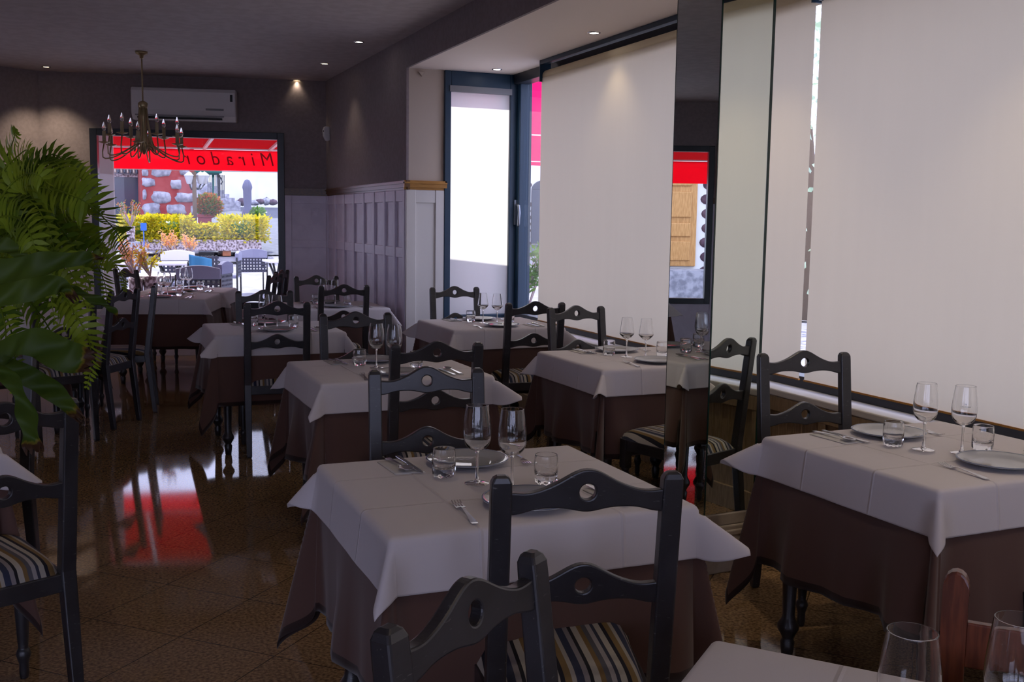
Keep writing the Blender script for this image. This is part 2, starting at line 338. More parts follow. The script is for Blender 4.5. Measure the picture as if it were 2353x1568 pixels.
m_ = MB(); m_.prism([(-6.6, -3.6), (XR+.1, -3.6), (XR+.1, 11.35), (-.3, 12.1), (-6.6, 8.3)], ZC, ZC+.25); struct('ceiling', m_, M['ceil'])
m_ = MB(); m_.box(XR+.0005, 3.6, -3.6, YN+.25, ZS, ZC+.24); struct('ceiling_nook', m_, [M['soffit']])
m_ = MB(); m_.box(XR-.02, XR+.0, -3.5, YN, ZS, ZC); m_.box(XR-.02, XR+.0, YN, farY(XR)+.02, 1.78, ZC)
struct('wall_right_upper', m_, M['wall'])
m_ = MB(); m_.box(XR, 3.3, YN+.02, 8.9, 0, ZC+.2) if False else m_.box(XR, XR+.25, YN+.02, 11.4, 0, ZC+.2); struct('wall_right', m_, M['wall'])
FN = Vector((.24, 1, 0)).normalized(); fa, fb = (XR+.2, farY(XR+.2)), (CA.x, CA.y)
fd = Vector((fb[0]-fa[0], fb[1]-fa[1], 0)); FLn = fd.length; fd.normalize()
def fs_(x): return (fa[0]-x)/abs(fd.x)
wx0, wx1, wz0, wz1 = .135, 2.05, .50, 2.38
m_ = MB()
wallbox(m_, fa, fb, FN, .22, 0, ZC, 0, fs_(wx1)); wallbox(m_, fa, fb, FN, .22, 0, ZC, fs_(wx0), FLn+.0)
wallbox(m_, fa, fb, FN, .22, 0, wz0, fs_(wx1), fs_(wx0)); wallbox(m_, fa, fb, FN, .22, wz1, ZC, fs_(wx1), fs_(wx0))
struct('wall_far', m_, M['wall'])
# left angled wall with a second window
la, lb = (CA.x, CA.y), (CA.x+LD.x*7.0, CA.y+LD.y*7.0)
m_ = MB(); ws0, ws1 = 1.9, 3.66
wallbox(m_, la, lb, LN, .22, 0, ZC, 0, ws0); wallbox(m_, la, lb, LN, .22, 0, ZC, ws1, 7.0)
wallbox(m_, la, lb, LN, .22, 0, .5, ws0, ws1); wallbox(m_, la, lb, LN, .22, 2.42, ZC, ws0, ws1)
struct('wall_left', m_, M['wall'])
m_ = MB(); m_.box(-6.5, -6.3, -.8, 8.6, 0, ZC); m_.box(-6.5, -6.3, -3.6, -.8, 0, .4); m_.box(-6.5, -6.3, -3.6, -.8, 2.5, ZC); struct('wall_left_side', m_, M['wall'])
m_ = MB(); m_.box(-6.41, -6.40, -3.4, -.8, .4, 2.5); struct('added_window', m_, M['pane'])  # unseen side opening added to let more daylight into the room
# back wall behind the camera with a wide glazed opening
m_ = MB(); m_.box(-6.5, -5.2, -3.6, -3.4, 0, ZC); m_.box(-5.2, 1.2, -3.6, -3.4, 0, .5); m_.box(-5.2, 1.2, -3.6, -3.4, 2.5, ZC); m_.box(1.2, 3.6, -3.6, -3.4, 0, ZC); struct('wall_back', m_, M['wall'])
m_ = MB(); m_.box(-5.2, 1.2, -3.52, -3.51, .5, 2.5); t0 = struct('window_6', m_, M['pane'])
m_ = MB(); [m_.box(x-.03, x+.03, -3.55, -3.47, .5, 2.5) for x in (-5.17, -3.1, -1, 1.17)]; struct('window_frame', m_, M['bluef'], parent=t0)

def framed_window(name, a, b, n, off, z0, z1, s0, s1, fw, fm, mull=()):
    """glazing + frame in the wall a->b, from s0..s1"""
    g = MB(); wallbox(g, a, b, n, .012, z0, z1, s0, s1, off=off+.05); root = struct(name, g, M['pane'])
    f = MB()
    wallbox(f, a, b, n, .10, z0, z1, s0, s0+fw, off=off); wallbox(f, a, b, n, .10, z0, z1, s1-fw, s1, off=off)
    wallbox(f, a, b, n, .10, z1-fw, z1, s0+fw, s1-fw, off=off); wallbox(f, a, b, n, .10, z0, z0+fw, s0+fw, s1-fw, off=off)
    for s in mull: wallbox(f, a, b, n, .08, z0+fw, z1-fw, s-.02, s+.02, off=off+.01)
    struct('window_frame', f, fm, parent=root, bevel=.004); return root
framed_window('window_1', fa, fb, FN, -.03, wz0, wz1, fs_(wx1), fs_(wx0), .072, M['blackf'])
framed_window('window_2', la, lb, LN, -.03, .5, 2.42, ws0, ws1, .07, M['blackf'])

# dado rail + wainscot on far wall
def rail_prof(mb, a, b, n, s0, s1, z=1.725, mi=None):
    for dz0, dz1, t in ((0, .018, .020), (.018, .05, .034), (.05, .062, .046), (.062, .075, .030)):
        wallbox(mb, a, b, n, t, z+dz0, z+dz1, s0, s1, off=0, mi=mi)
nF = -FN
m_ = MB(); rail_prof(m_, fa, fb, nF, .2, fs_(wx1)-.0); rail_prof(m_, fa, fb, nF, fs_(wx0)+.0, FLn); struct('trim_1', m_, M['rail'])
m_ = MB()
for s0, s1 in ((.2, fs_(wx1)), (fs_(wx0), FLn)):
    wallbox(m_, fa, fb, nF, .008, 0, 1.725, s0, s1)
    wallbox(m_, fa, fb, nF, .022, 0, 1.725, s1-.07, s1) if s0 < .5 else wallbox(m_, fa, fb, nF, .022, 0, 1.725, s0, s0+.07)
    wallbox(m_, fa, fb, nF, .018, 1.64, 1.725, s0, s1); wallbox(m_, fa, fb, nF, .018, 1.17, 1.25, s0, s1); wallbox(m_, fa, fb, nF, .024, 0, .12, s0, s1)
wallbox(m_, fa, fb, nF, .010, 0, .50, fs_(wx1), fs_(wx0)); wallbox(m_, fa, fb, nF, .024, 0, .12, fs_(wx1), fs_(wx0)); wallbox(m_, fa, fb, nF, .05, .47, .50, fs_(wx1), fs_(wx0))
struct('trim_2', m_, M['wains'], bevel=.003)
m_ = MB(); nL = -LN
rail_prof(m_, la, lb, nL, 0, ws0); rail_prof(m_, la, lb, nL, ws1, 7); struct('trim_3', m_, M['rail'])
m_ = MB()
for s0, s1 in ((0, ws0), (ws1, 7.0)):
    wallbox(m_, la, lb, nL, .008, 0, 1.725, s0, s1); wallbox(m_, la, lb, nL, .018, 1.64, 1.725, s0, s1); wallbox(m_, la, lb, nL, .018, 1.17, 1.25, s0, s1)
    s = s0
    while s < s1: wallbox(m_, la, lb, nL, .02, 0, 1.725, s, min(s+.06, s1)); s += .4
wallbox(m_, la, lb, nL, .01, 0, .5, ws0, ws1)
struct('trim_4', m_, M['wains'], bevel=.003)
# right wainscot: battens and rails
m_ = MB(); yE = farY(XR); x0 = XR
m_.box(x0-.010, x0, YN, yE, 0, 1.725)
st = [YN+.02, YN+.30, YN+.62, YN+.97, YN+1.34, YN+1.72, YN+2.12, YN+2.53, YN+2.90]
for y in st: m_.box(x0-.030, x0, y, y+.062, 0, 1.725)
for i, y in enumerate(st):
    y1 = st[i+1] if i < len(st)-1 else yE
    m_.box(x0-.024, x0, y+.062, y1, 1.63, 1.725); m_.box(x0-.024, x0, y+.062, y1, 1.165, 1.25); m_.box(x0-.024, x0, y+.062, y1, 0, .12)
struct('trim_5', m_, M['wains'], bevel=.004)
m_ = MB(); rail_prof(m_, (XR, YN-.04), (XR, yE), (-1, 0), 0, yE-YN+.04); struct('trim_6', m_, M['rail'])
# nook end wall: cream return, panel and narrow window
XE = 2.80; XP = 3.40
m_ = MB(); m_.box(XR, XE, YN+.002, YN+.2, 0, ZS); m_.box(XE, 3.62, YN, YN+.2, 0, .60)
struct('wall_nook_end', m_, M['cream'])
m_ = MB(); m_.box(XR, XE, YN-.010, YN, 0, 1.725); m_.box(XR-.03, XR+.055, YN-.03, YN, 0, 1.725); m_.box(XE-.075, XE, YN-.024, YN, 0, 1.725)
m_.box(XR+.055, XE-.075, YN-.020, YN, 1.62, 1.725); m_.box(XR+.055, XE-.075, YN-.020, YN, 0, .12); m_.box(XE, 3.42, YN-.02, YN, 0, .60)
struct('trim_7', m_, M['wainsw'], bevel=.004)
m_ = MB(); rail_prof(m_, (XR-.046, YN), (XE+.02, YN), (0, -1), 0, XE-XR+.066); struct('trim_8', m_, M['railgold'])
g = MB(); g.box(XE+.05, XP-.04, YN+.06, YN+.07, .66, 2.6); wr = struct('window_3', g, M['pane'])
f = MB(); f.box(XE, XE+.055, YN-.03, YN+.12, .60, ZS); f.box(XP-.02, XG+.16, YN-.03, YN+.12, .60, ZS); f.box(XE+.055, XP-.02, YN-.03, YN+.12, 2.56, ZS); f.box(XE+.055, XP-.02, YN-.03, YN+.12, .60, .69)
f.box(XG+.02, XG+.095, YN-.10, YN-.03, .60, ZS)
struct('window_frame', f, M['bluef'], parent=wr, bevel=.006)
h = MB(); h.box(XP+.02, XP+.06, YN-.055, YN-.03, 1.45, 1.66); h.tube([(XP+.04, YN-.055, 1.62), (XP+.04, YN-.10, 1.61), (XP+.04, YN-.11, 1.55), (XP+.04, YN-.10, 1.46), (XP+.04, YN-.09, 1.44)], .012)
h.build('handle', M['chrome'], wr)
# side window band, its sill wall and frame
m_ = MB(); m_.box(XW, XG+.2, -3.4, YN, 0, .62); m_.box(XG+.0, XG+.2, -3.4, YN-.05, 2.66, ZS+.1); struct('wall_window_side', m_, M['cream'])
m_ = MB(); m_.box(XW-.03, XG+.02, -3.4, YN-.03, .62, .655); struct('window_sill_1' if False else 'trim_9', m_, M['wainsw'], bevel=.006)
m_ = MB(); m_.box(XW-.012, XW, -3.4, YN, .10, .60); m_.box(XW-.03, XW, -3.4, YN, 0, .12); m_.box(XW-.028, XW, -3.4, YN, .545, .62); m_.box(XW-.022, XW, -3.4, YN, .30, .33)
y = -3.3
while y < YN: m_.box(XW-.026, XW, y, y+.05, .12, .55); y += .42
y = -3.3
while y < YN: m_.box(XW-.016, XW, y, y+.012, .33, .55); y += .06
struct('trim_10', m_, M['tan'], bevel=.003)
g = MB(); g.box(XG+.05, XG+.06, -3.4, YN-.05, .66, 2.66); wr2 = struct('window_4', g, M['pane'])
f = MB(); f.box(XG-.06, XG+.08, -3.4, YN-.05, .655, .715); f.box(XG-.02, XG+.10, -3.4, YN-.05, 2.62, ZS)
for y in (4.13, .3): f.box(XG+.02, XG+.09, y-.03+.1, y+.03+.1, .7, 2.66) if False else None
struct('window_frame', f, M['blackf'], parent=wr2, bevel=.003)
m_ = MB(); m_.box(XW-.02, XG+.2, -3.5, -3.4, 0, ZS+.1); struct('wall_nook_back', m_, M['cream'])

# column with mirrored faces on a stone plinth
th = .08; Tc = Matrix.Translation((2.384, 3.575, 0)) @ Matrix.Rotation(th, 4, 'Z'); cw, cd = .272, .30
cr_ = D.objects.new('mirrored_column', None); COL.objects.link(cr_); cr_['kind'] = 'structure'
m_ = MB(); m_.box(.006, cw-.004, .006, cd, .26, ZC, T=Tc); o = m_.build('core', M['cream'], cr_)
m_ = MB(); m_.box(-.012, cw, -.012, cd, .0, .205, T=Tc); m_.box(-.004, cw-.004, -.004, cd-.006, .205, .258, T=Tc); m_.box(-.018, cw+.006, -.018, cd+.006, .16, .185, T=Tc); m_.build('plinth', M['plinth'], cr_, bevel=.006)
m_ = MB(); m_.add([Tc @ Vector(p) for p in ((.004, 0, .26), (cw-.008, 0, .26), (cw-.008, 0, ZC-.0), (.004, 0, ZC))], [(0, 1, 2, 3)]); m_.build('front_mirror', M['mirror'], cr_)
m_ = MB(); m_.add([Tc @ Vector(p) for p in ((0, cd-.002, .26), (0, .004, .26), (0, .004, ZC), (0, cd-.002, ZC))], [(0, 1, 2, 3)]); m_.build('side_mirror', M['mirror'], cr_)
m_ = MB(); m_.box(-.001, .004, -.001, .004, .26, ZC, T=Tc); m_.box(cw-.013, cw-.0, -.0012, .006, .26, ZC, T=Tc); m_.box(-.0005, .004, cd-.002, cd+.001, .26, ZC, T=Tc); m_.build('mirror_edge', M['mirroredge'], cr_)
# ================================================================== BLINDS
def roller(y0, y1, label, xb=3.30, skew=0, bot=.715, name='roller_blind'):
    r = empty(name, (xb, (y0+y1)/2, 0), 0, label, 'blind', 'cream roller blinds along the side windows'); c = (y0+y1)/2
    P = []
    for j in range(25):
        z = bot+(2.57-bot)*j/24; row = []
        for i in range(41):
            t = i/40; y = y0+(y1-y0)*t + (skew*(1-j/24)*(1 if t < .5 else 0))
            w = .0025*sin(6*t*pi+j*.15)*(1-j/24)
            row.append(Vector((w, y-c, z)))
        P.append(row)
    q = MB(); q.grid(P); q.build('fabric', M['blind'], r)
    q = MB(); q.tube([(.045, y0-c, 2.585), (.045, y1-c, 2.585)], .045, 20); q.build('roller_tube', M['blind'], r)
    q = MB(); q.box(-.006, .006, y0-c, y1-c, bot-.008, bot); q.build('bottom_bar', M['railgold'], r)
    q = MB(); q.box(-.02, .07, y0-c+.0, y0-c+.012, 2.54, ZS); q.box(-.02, .07, y1-c-.012, y1-c, 2.54, ZS); q.box(-.02, .03, y0-c, y1-c, 2.668, 2.699); q.build('bracket_rail', M['bluef'], r)
    return r
roller(4.155, 7.36, 'cream roller blind behind the mirrored column, nearest the narrow end window')
roller(-.1, 4.115, 'cream roller blind behind the right front table, right of the bright gap')
roller(-3.35, -.14, 'cream roller blind nearest the camera on the window side')
bo = empty('window_blind', (3.1, YN-.005, 0), 0, 'bright white blind in the narrow blue-framed window at the nook end', 'blind')
q = MB(); q.grid([[Vector((x-3.1, 0, z)) for x in (XE+.058, XP-.022)] for z in (.69, 1.3, 2.0, 2.53)]); q.build('fabric', M['blind2'], bo)
q = MB(); q.box(XE+.04-3.1, XP-.01-3.1, -.035, .0, 2.53, 2.58); q.build('headrail', M['greyp'], bo)

# ================================================================== CEILING SPOTS
def spot(loc, label, m, r=.042, e=None):
    o = empty('ceiling_spotlight', loc, 0, label, 'spotlight', 'recessed ceiling spotlights')
    q = MB(); q.lathe([(r*.74, -.001), (r*.8, -.006), (r, -.004), (r*1.02, 0)], 24, cap=False); q.build('trim_ring', M['metal'], o)
    q = MB(); q.lathe([(0, -.002), (r*.74, -.002)], 20, cap=False); q.build('bulb', m, o)
    if e:
        l = D.lights.new('bulb_light', 'SPOT'); l.energy = e; l.spot_size = radians(95); l.spot_blend = .8; l.color = (1, .82, .6); l.shadow_soft_size = .03
        lo = D.objects.new('bulb_light', l); COL.objects.link(lo); lo.parent = o; lo.location = (0, 0, -.02)
    return o
for (u, v, z, lab, mm_, e) in ((825, 96, ZC, 'small recessed spotlight in the ceiling, nearest the beam', M['lampw'], None), (746, 146, ZC, 'warm recessed spotlight in the ceiling, middle one by the lilac wall', M['lampy'], 3),
        (682, 184, ZC, 'warm recessed spotlight in the ceiling above the air conditioner end', M['lampy'], 3), (105, 165, 2.94, 'recessed spotlight in the ceiling by the left corner', M['lampy'], 26),
        (1365, 75, ZS, 'brightest recessed spotlight in the nook soffit', M['lampw'], 4), (1142, 159, ZS, 'recessed spotlight in the soffit in front of the narrow window', M['lampw'], 3)):
    p = atZ(u, v, z)
    if u == 105: p = Vector((-.25, 11.45, ZC))
    spot((p.x, p.y, z), lab, mm_, e=e)
for x_, y_, lab in ((2.80, 4.4, 'added soffit fill spotlight above the mirrored column, out of view'), (2.78, 2.7, 'added soffit fill spotlight above the right front table, out of view'), (2.76, 1.0, 'added soffit fill spotlight nearest the camera, out of view')):  # unseen spots added beyond the visible soffit row to warm the tables
    spot((x_, y_, ZS), lab, M['lampw'], e=13)
for x_, y_, lab in ((.9, 3.3, 'added ceiling fill spotlight above the nearest centre table, out of view'), (.9, 1.0, 'added ceiling fill spotlight above the camera, out of view'), (-1.4, 3.3, 'added ceiling fill spotlight above the left tables, out of view'), (-1.4, 6.2, 'added ceiling fill spotlight above the fern table, out of view')):  # extra unseen ceiling spots, added for warm light on tables and floor
    spot((x_, y_, ZC), lab, M['lampw'], e=7)
# ================================================================== FIXTURES ON THE FAR WALL
def far_T(x, z):   # frame standing on the far wall: local x right, y out of the wall towards the room, z up
    ang = atan2(-.24, 1); return (x, farY(x), z), ang
p, a = far_T(1.08, 2.47)
ac = empty('air_conditioner', p, a, 'white split air conditioner mounted above the far window', 'air conditioner')
pr_ = [(0, 0), (-.13, 0), (-.185, .05), (-.20, .10), (-.20, .29), (-.18, .325), (0, .33)]
q = MB(); q.prism([(y_, z_) for y_, z_ in pr_], -.52, .52, axis='x'); q.build('housing', M['white'], ac, bevel=.012)
q = MB(); q.box(-.46, .38, -.19, -.10, .012, .03); q.build('air_outlet', M['black'], ac)
q = MB(); q.box(-.48, .40, -.20, -.175, .040, .052); q.build('louvre', M['whiteg'], ac)
q = MB(); q.box(.22, .40, -.203, -.199, .105, .125); q.build('display_strip', M['greyp'], ac)
q = MB(); q.box(.465, .49, -.203, -.199, .20, .27); q.build('vent_slot', M['black'], ac)
p, a = far_T(2.36, 1.50)
sw = empty('light_switch', p, a, 'square light switch on the panelled wall right of the far window', 'light switch')
q = MB(); q.box(-.04, .04, -.024, -.008, 0, .09); q.build('plate', M['wains'], sw, bevel=.004)
q = MB(); q.box(-.024, .024, -.032, -.022, .018, .072); q.build('rocker', M['wains'], sw, bevel=.003)
p = (XR-.02, 11.0, 2.30)
md = empty('motion_detector', p, 0, 'small white motion detector high in the far right corner', 'motion detector')
q = MB(); q.prism([(0, 0), (-.04, 0), (-.065, .05), (-.07, .11), (-.055, .15), (0, .15)], -.035, .035, axis='y'); q.build('body', M['white'], md, bevel=.012)
q = MB(); q.sph((-.062, -.02, .10), .012); q.build('lens', M['black'], md)
hk = MB(); p = Vector((2.60, YN, 2.655)); hk.prism([(p.x-.03, p.z+.02), (p.x+.03, p.z+.02), (p.x+.005, p.z-.02)], p.y-.025, p.y, axis='y'); tag(hk.build('wall_hook', M['cream'], bevel=.003), 'tiny cream wedge fixed under the soffit above the cream wall return', 'hook')

# ================================================================== CHANDELIER
chx, chy = .565, 10.0
ch = empty('chandelier', (chx, chy, ZC), 0, 'twelve-arm brass chandelier with candle bulbs hanging before the far window', 'chandelier')
q = MB(); q.lathe([(.0, 0), (.055, 0), (.05, -.02), (.02, -.035), (.018, -.06), (0, -.06)], 20); q.build('ceiling_rose', M['brass'], ch)
q = MB()
zz = -.06
while zz > -.44:
    q.tube([(.006*cos(t)*(1), .006*sin(t)*0+.0, zz-.012+.012*sin(t)) for t in [i*pi/4 for i in range(9)]], .0022, 6); zz -= .018
q.tube([(0, 0, -.05), (0, 0, -.44)], .0035, 6); q.build('chain', M['brass'], ch)
q = MB(); q.lathe([(0, -.43), (.03, -.44), (.042, -.455), (.04, -.49), (.03, -.50), (.026, -.60), (.03, -.74), (.04, -.80), (.028, -.86), (.012, -.90), (0, -.91)], 20)
for k in range(10):
    a = 2*pi*k/10; q.tube([(.03*cos(a), .03*sin(a), -.49), (.042*cos(a), .042*sin(a), -.62), (.07*cos(a), .07*sin(a), -.78), (.10*cos(a), .10*sin(a), -.88)], .006, 6)
q.build('hub', M['brass'], ch)
def arm(a, R_, zt, zl):
    r = D.objects.new('arm', None)
    q = MB(); pts = []
    for t in [i/14 for i in range(15)]:
        rr = .03+(R_-.03)*t; z = -.80+(-.0)*t
        z = -.80 + (zl+.80)*sin(min(t*1.25, 1)*pi*.5) if t < .8 else zl+(zt-zl)*((t-.8)/.2)**2*1.0
        rr = .03+(R_-.03)*(min(t/.8, 1)**.85) if t < .8 else R_+.02*sin((t-.8)/.2*pi)
        pts.append((rr*cos(a), rr*sin(a), z))
    q.tube(pts, .006, 8); o = q.build('arm', M['brass'], ch)
    c = (R_*cos(a), R_*sin(a), 0)
    q = MB(); q.lathe([(.004, zt-.012), (.045, zt), (.05, zt+.006), (.016, zt+.004), (.016, zt+.012)], 16, c); q.build('drip_pan', M['brass'], o)
    q = MB(); q.lathe([(.0155, zt+.005), (.0155, zt+.095), (.012, zt+.10)], 12, c); q.build('candle_tube', M['candle'], o)
    q = MB(); q.lathe([(.009, zt+.10), (.017, zt+.118), (.018, zt+.13), (.013, zt+.15), (.005, zt+.172), (.0015, zt+.182)], 12, c); q.build('bulb', M['glass'], o)
for k in range(6): arm(2*pi*(k+.32)/6, .355, -.82, -.96)
for k in range(6): arm(2*pi*(k+.82)/6, .29, -.74, -.92)

# ================================================================== CHAIRS
LEAN = .12
def shear(v):
    z = v[2]; y = v[1] - ((z-.45)*LEAN if z > .45 else (.45-z)*.11); return (v[0], y, z)
def sheared(mb): mb.v = [shear(v) for v in mb.v]; return mb
def slat_mesh(zh, amp=.045):
    """wavy slat with a round hole centred at zh"""
    Lh = .162; rh = .0175; n = 22; mb = MB()
    def top(x): return zh + .003 + amp*exp(-(x/.066)**2) - .004*exp(-((abs(x)-.125)/.03)**2)
    def bot(x): return zh - .036 - .010*exp(-(x/.038)**2) - .014*(1/(1+exp(-(abs(x)-.125)/.012)))+.003
    def half(sg):
        xs = [sg*Lh*i/n for i in range(n, -1, -1)]
        P = [(x, top(x)) for x in xs]
        P += [(sg*rh*sin(t), zh+rh*cos(t)) for t in [pi*i/12 for i in range(13)]]
        P += [(x, bot(x)) for x in reversed(xs)]
        return P if sg < 0 else P[::-1]
    for sg in (-1, 1):
        P = half(sg); n_ = len(P); y0, y1 = -.011, .011
        vs = [(x, y0, z) for x, z in P]+[(x, y1, z) for x, z in P]
        fs = [tuple(range(n_)), tuple(range(2*n_-1, n_-1, -1))]
        for i in range(n_):
            j = (i+1) % n_
            if abs(P[i][0]) < 1e-9 and abs(P[j][0]) < 1e-9: continue
            fs.append((i, n_+i, n_+j, j))
        mb.add(vs, fs)
    return sheared(mb)
def weld(o):
    w = o.modifiers.new('weld', 'WELD'); w.merge_threshold = .00005
    return o
def make_chair(group='charcoal dining chairs'):
    r = empty('dining_chair', (0, 0, 0), 0, 'chair', 'chair', group)
    for sx in (-1, 1):
        q = MB(); R = []
        for z, hx, hy in ((0, .013, .014), (.012, .016, .017), (.30, .0205, .0185), (.45, .0215, .0195), (.93, .0215, .017), (.950, .0210, .0165), (.960, .0165, .013), (.965, .009, .009)):
            R.append([(sx*.179-hx, -hy, z), (sx*.179+hx, -hy, z), (sx*.179+hx, hy, z), (sx*.179-hx, hy, z)])
        for j in range(len(R)-1): q.add(R[j]+R[j+1], [(k, (k+1) % 4, 4+(k+1) % 4, 4+k) for k in range(4)])
        q.add(R[0], [(3, 2, 1, 0)]); q.add(R[-1], [(0, 1, 2, 3)])
        o = weld(sheared(q).build('back_post', M['wood'], r)); b = o.modifiers.new('bevel', 'BEVEL'); b.width = .004; b.segments = 2; b.limit_method = 'ANGLE'; b.angle_limit = radians(50)
    for zh in (.926, .719):
        o = weld(slat_mesh(zh).build('back_slat', M['wood'], r)); b = o.modifiers.new('bevel', 'BEVEL'); b.width = .0035; b.segments = 2; b.limit_method = 'ANGLE'; b.angle_limit = radians(60)
    q = MB(); q.box(-.16, .16, -.012, .012, .388, .442); 
    q.prism([(-.18, 0), (-.165, 0), (-.19, .37), (-.205, .37)], .388, .440); q.prism([(.165, 0), (.18, 0), (.205, .37), (.19, .37)], .388, .440); q.box(-.19, .19, .355, .378, .388, .440)
    q.build('seat_frame', M['wood'], r, bevel=.003)
    # cushion
    P = []; n = 20
    for j in range(n+1):
        t = j/n; y = -.004+.418*t; hw = .163+.05*t if t > .06 else .160+.05*t
        row = []
        for i in range(n+1):
            s = -1+2*i/n
            e = max(0, 1-abs(s)**5)**.5 * max(0, 1-abs(2*t-1)**6)**.5
            # rounded front corners
            row.append(Vector((s*hw*(1-.05*(max(0, t-.8)/.2)**2), y-.02*abs(s)**3*(max(0, t-.8)/.2), .440+.052*e)))
        P.append(row)
    q = MB(); q.grid(P); q.v += []; 
    B = [[Vector((p.x*.96, p.y*.98+.004, .438)) for p in row] for row in (P[0], P[-1])]
    q.grid(B, smooth=False); q.build('seat', M['stripe'], r)
    for sx in (-1, 1):
        q = MB(); q.box(sx*.188-.021, sx*.188+.021, .340, .382, .30, .442)
        q.lathe([(.012, 0), (.015, .02), (.014, .05), (.019, .066), (.023, .08), (.019, .094), (.0145, .10), (.017, .13), (.022, .24), (.022, .27), (.016, .285), (.022, .295), (.018, .305)], 16, (sx*.188, .361, 0))
        q.build('front_leg', M['wood'], r, bevel=.002)
    return r
chair0 = make_chair()
def chair(x, y, a, label):
    return inst(chair0, (x, y, 0), a, label)
G = 'charcoal dining chairs'
CH = [ # x, y, rotation, label   (position = back line at seat height; faces +y at rotation 0)
 (.96, 1.903, -.245, 'dark striped-seat chair in front of the nearest centre table, back to the camera'),
 (1.083, 3.307, pi-.163, 'dark chair on the far side of the nearest centre table, wine glasses in front'),
 (1.372, 4.135, -.066, 'dark chair on the near side of the second centre table, overlapped by the nearer chair'),
 (1.384, 5.471, pi-.038, 'dark chair on the far side of the second centre table'),
 (1.111, 6.425, -.079, 'dark chair with striped seat at the near side of the third centre table'),
 (1.196, 7.357, pi-.05, 'dark chair on the far side of the third centre table'),
 (1.894, 7.98, -.02, 'dark chair on the near side of the table against the lilac panelling'),
 (1.956, 9.188, pi-.02, 'dark chair on the far side of the table against the lilac panelling'),
 (2.679, 6.062, -.083, 'dark striped-seat chair on the near side of the nook end table'),
 (2.674, 7.492, pi-.021, 'dark chair in front of the bright narrow window at the nook end'),
 (2.787, 5.573, pi+.096, 'dark chair against the blind, far side of the table behind the column'),
 (2.677, 3.301, pi-.182, 'worn dark chair right of the mirrored column, facing the right front table'),
 (2.66, 3.98, .20, 'dark chair hidden by the mirrored column, only its striped seat showing'),
 (2.62, 1.66, -.12, 'dark striped-seat chair cut off by the right picture edge'),
]
for x, y, a, lab in CH: chair(x, y, a, lab)
chair(.525, 1.267, atan2(.205, .281)+pi, 'close lilac-lit chair back cut off by the bottom picture edge')
chair(-.227, 3.105, atan2(.064, .133)-.02, 'dark striped-seat chair at the left picture edge, under the hanging leaves')
aA = atan2(7.874-7.568, .362-.181)
chair(.229, 7.746, aA, 'side-turned dark chair with striped seat right of the fern, nearest of the left group')
chair(.46, 8.32, radians(84), 'edge-on dark chair just right of the side-turned chair by the fern')
chair(.46, 10.80, radians(-60), 'dark chair at the left end of the back left table, below the fern tips')
chair(1.60, 9.62, radians(62), 'dark chair right of the back left table, nearer of two')
chair(1.78, 10.30, radians(62), 'dark chair right of the back left table, farther of two')
chair(-.38, 4.42, radians(155), 'dark chair behind the leaves on the far side of the left edge table')
chair(-.12, 7.2, radians(20), 'dark chair half hidden behind the fern at the left table')
# mahogany chair
r = empty('wooden_chair', (1.50, 1.15, 0), radians(-49), 'reddish mahogany chair with a round-topped post beside the bottom right table', 'chair')
for sx in (-1, 1):
    q = MB()
    prof = [(-.019, 0), (.019, 0), (.021, .86)]+[(.021*cos(t), .86+.028*sin(t)) for t in [pi*i/8 for i in range(9)]]+[(-.021, .86)]
    q.prism([(sx*.185+a_, b_) for a_, b_ in prof], -.015, .015, axis='y'); q.build('back_post', M['mahog'], r, bevel=.004)
for z0, z1 in ((.72, .80), (.52, .58)):
    q = MB(); q.box(-.166, .166, -.010, .010, z0, z1); q.build('back_rail', M['mahog'], r, bevel=.003)
q = MB(); q.box(-.20, .20, .02-.4+.0, .0, .42, .46); q.build('seat', M['mahog'], r, bevel=.008)
for sx in (-1, 1):
    q = MB(); q.box(sx*.18-.018, sx*.18+.018, -.37, -.334, 0, .42); q.build('front_leg', M['mahog'], r, bevel=.003)

# ================================================================== TABLES AND CLOTHS
def make_table():
    r = empty('dining_table', (0, 0, 0), 0, 't', 'table', 'cloth-covered dining tables'); W, Lt = .775, .725
    q = MB(); q.box(-W/2, W/2, -Lt/2, Lt/2, .725, .750); q.build('table_top', M['wood'], r, bevel=.004)
    q = MB(); a, b = W/2-.06, Lt/2-.06
    q.box(-a, a, -b-.01, -b+.01, .64, .725); q.box(-a, a, b-.01, b+.01, .64, .725); q.box(-a-.01, -a+.01, -b, b, .64, .725); q.box(a-.01, a+.01, -b, b, .64, .725); q.build('apron', M['wood'], r)
    for sx in (-1, 1):
        for sy in (-1, 1):
            q = MB(); c = (sx*a, sy*b, 0); q.box(c[0]-.028, c[0]+.028, c[1]-.028, c[1]+.028, .60, .725)
            q.lathe([(.018, 0), (.022, .03), (.024, .055), (.018, .066), (.022, .076), (.036, .10), (.036, .115), (.024, .135), (.021, .15), (.026, .30), (.033, .55), (.026, .58), (.033, .59), (.033, .60)], 20, c)
            q.build('leg', M['wood'], r)
    return r
table0 = make_table()
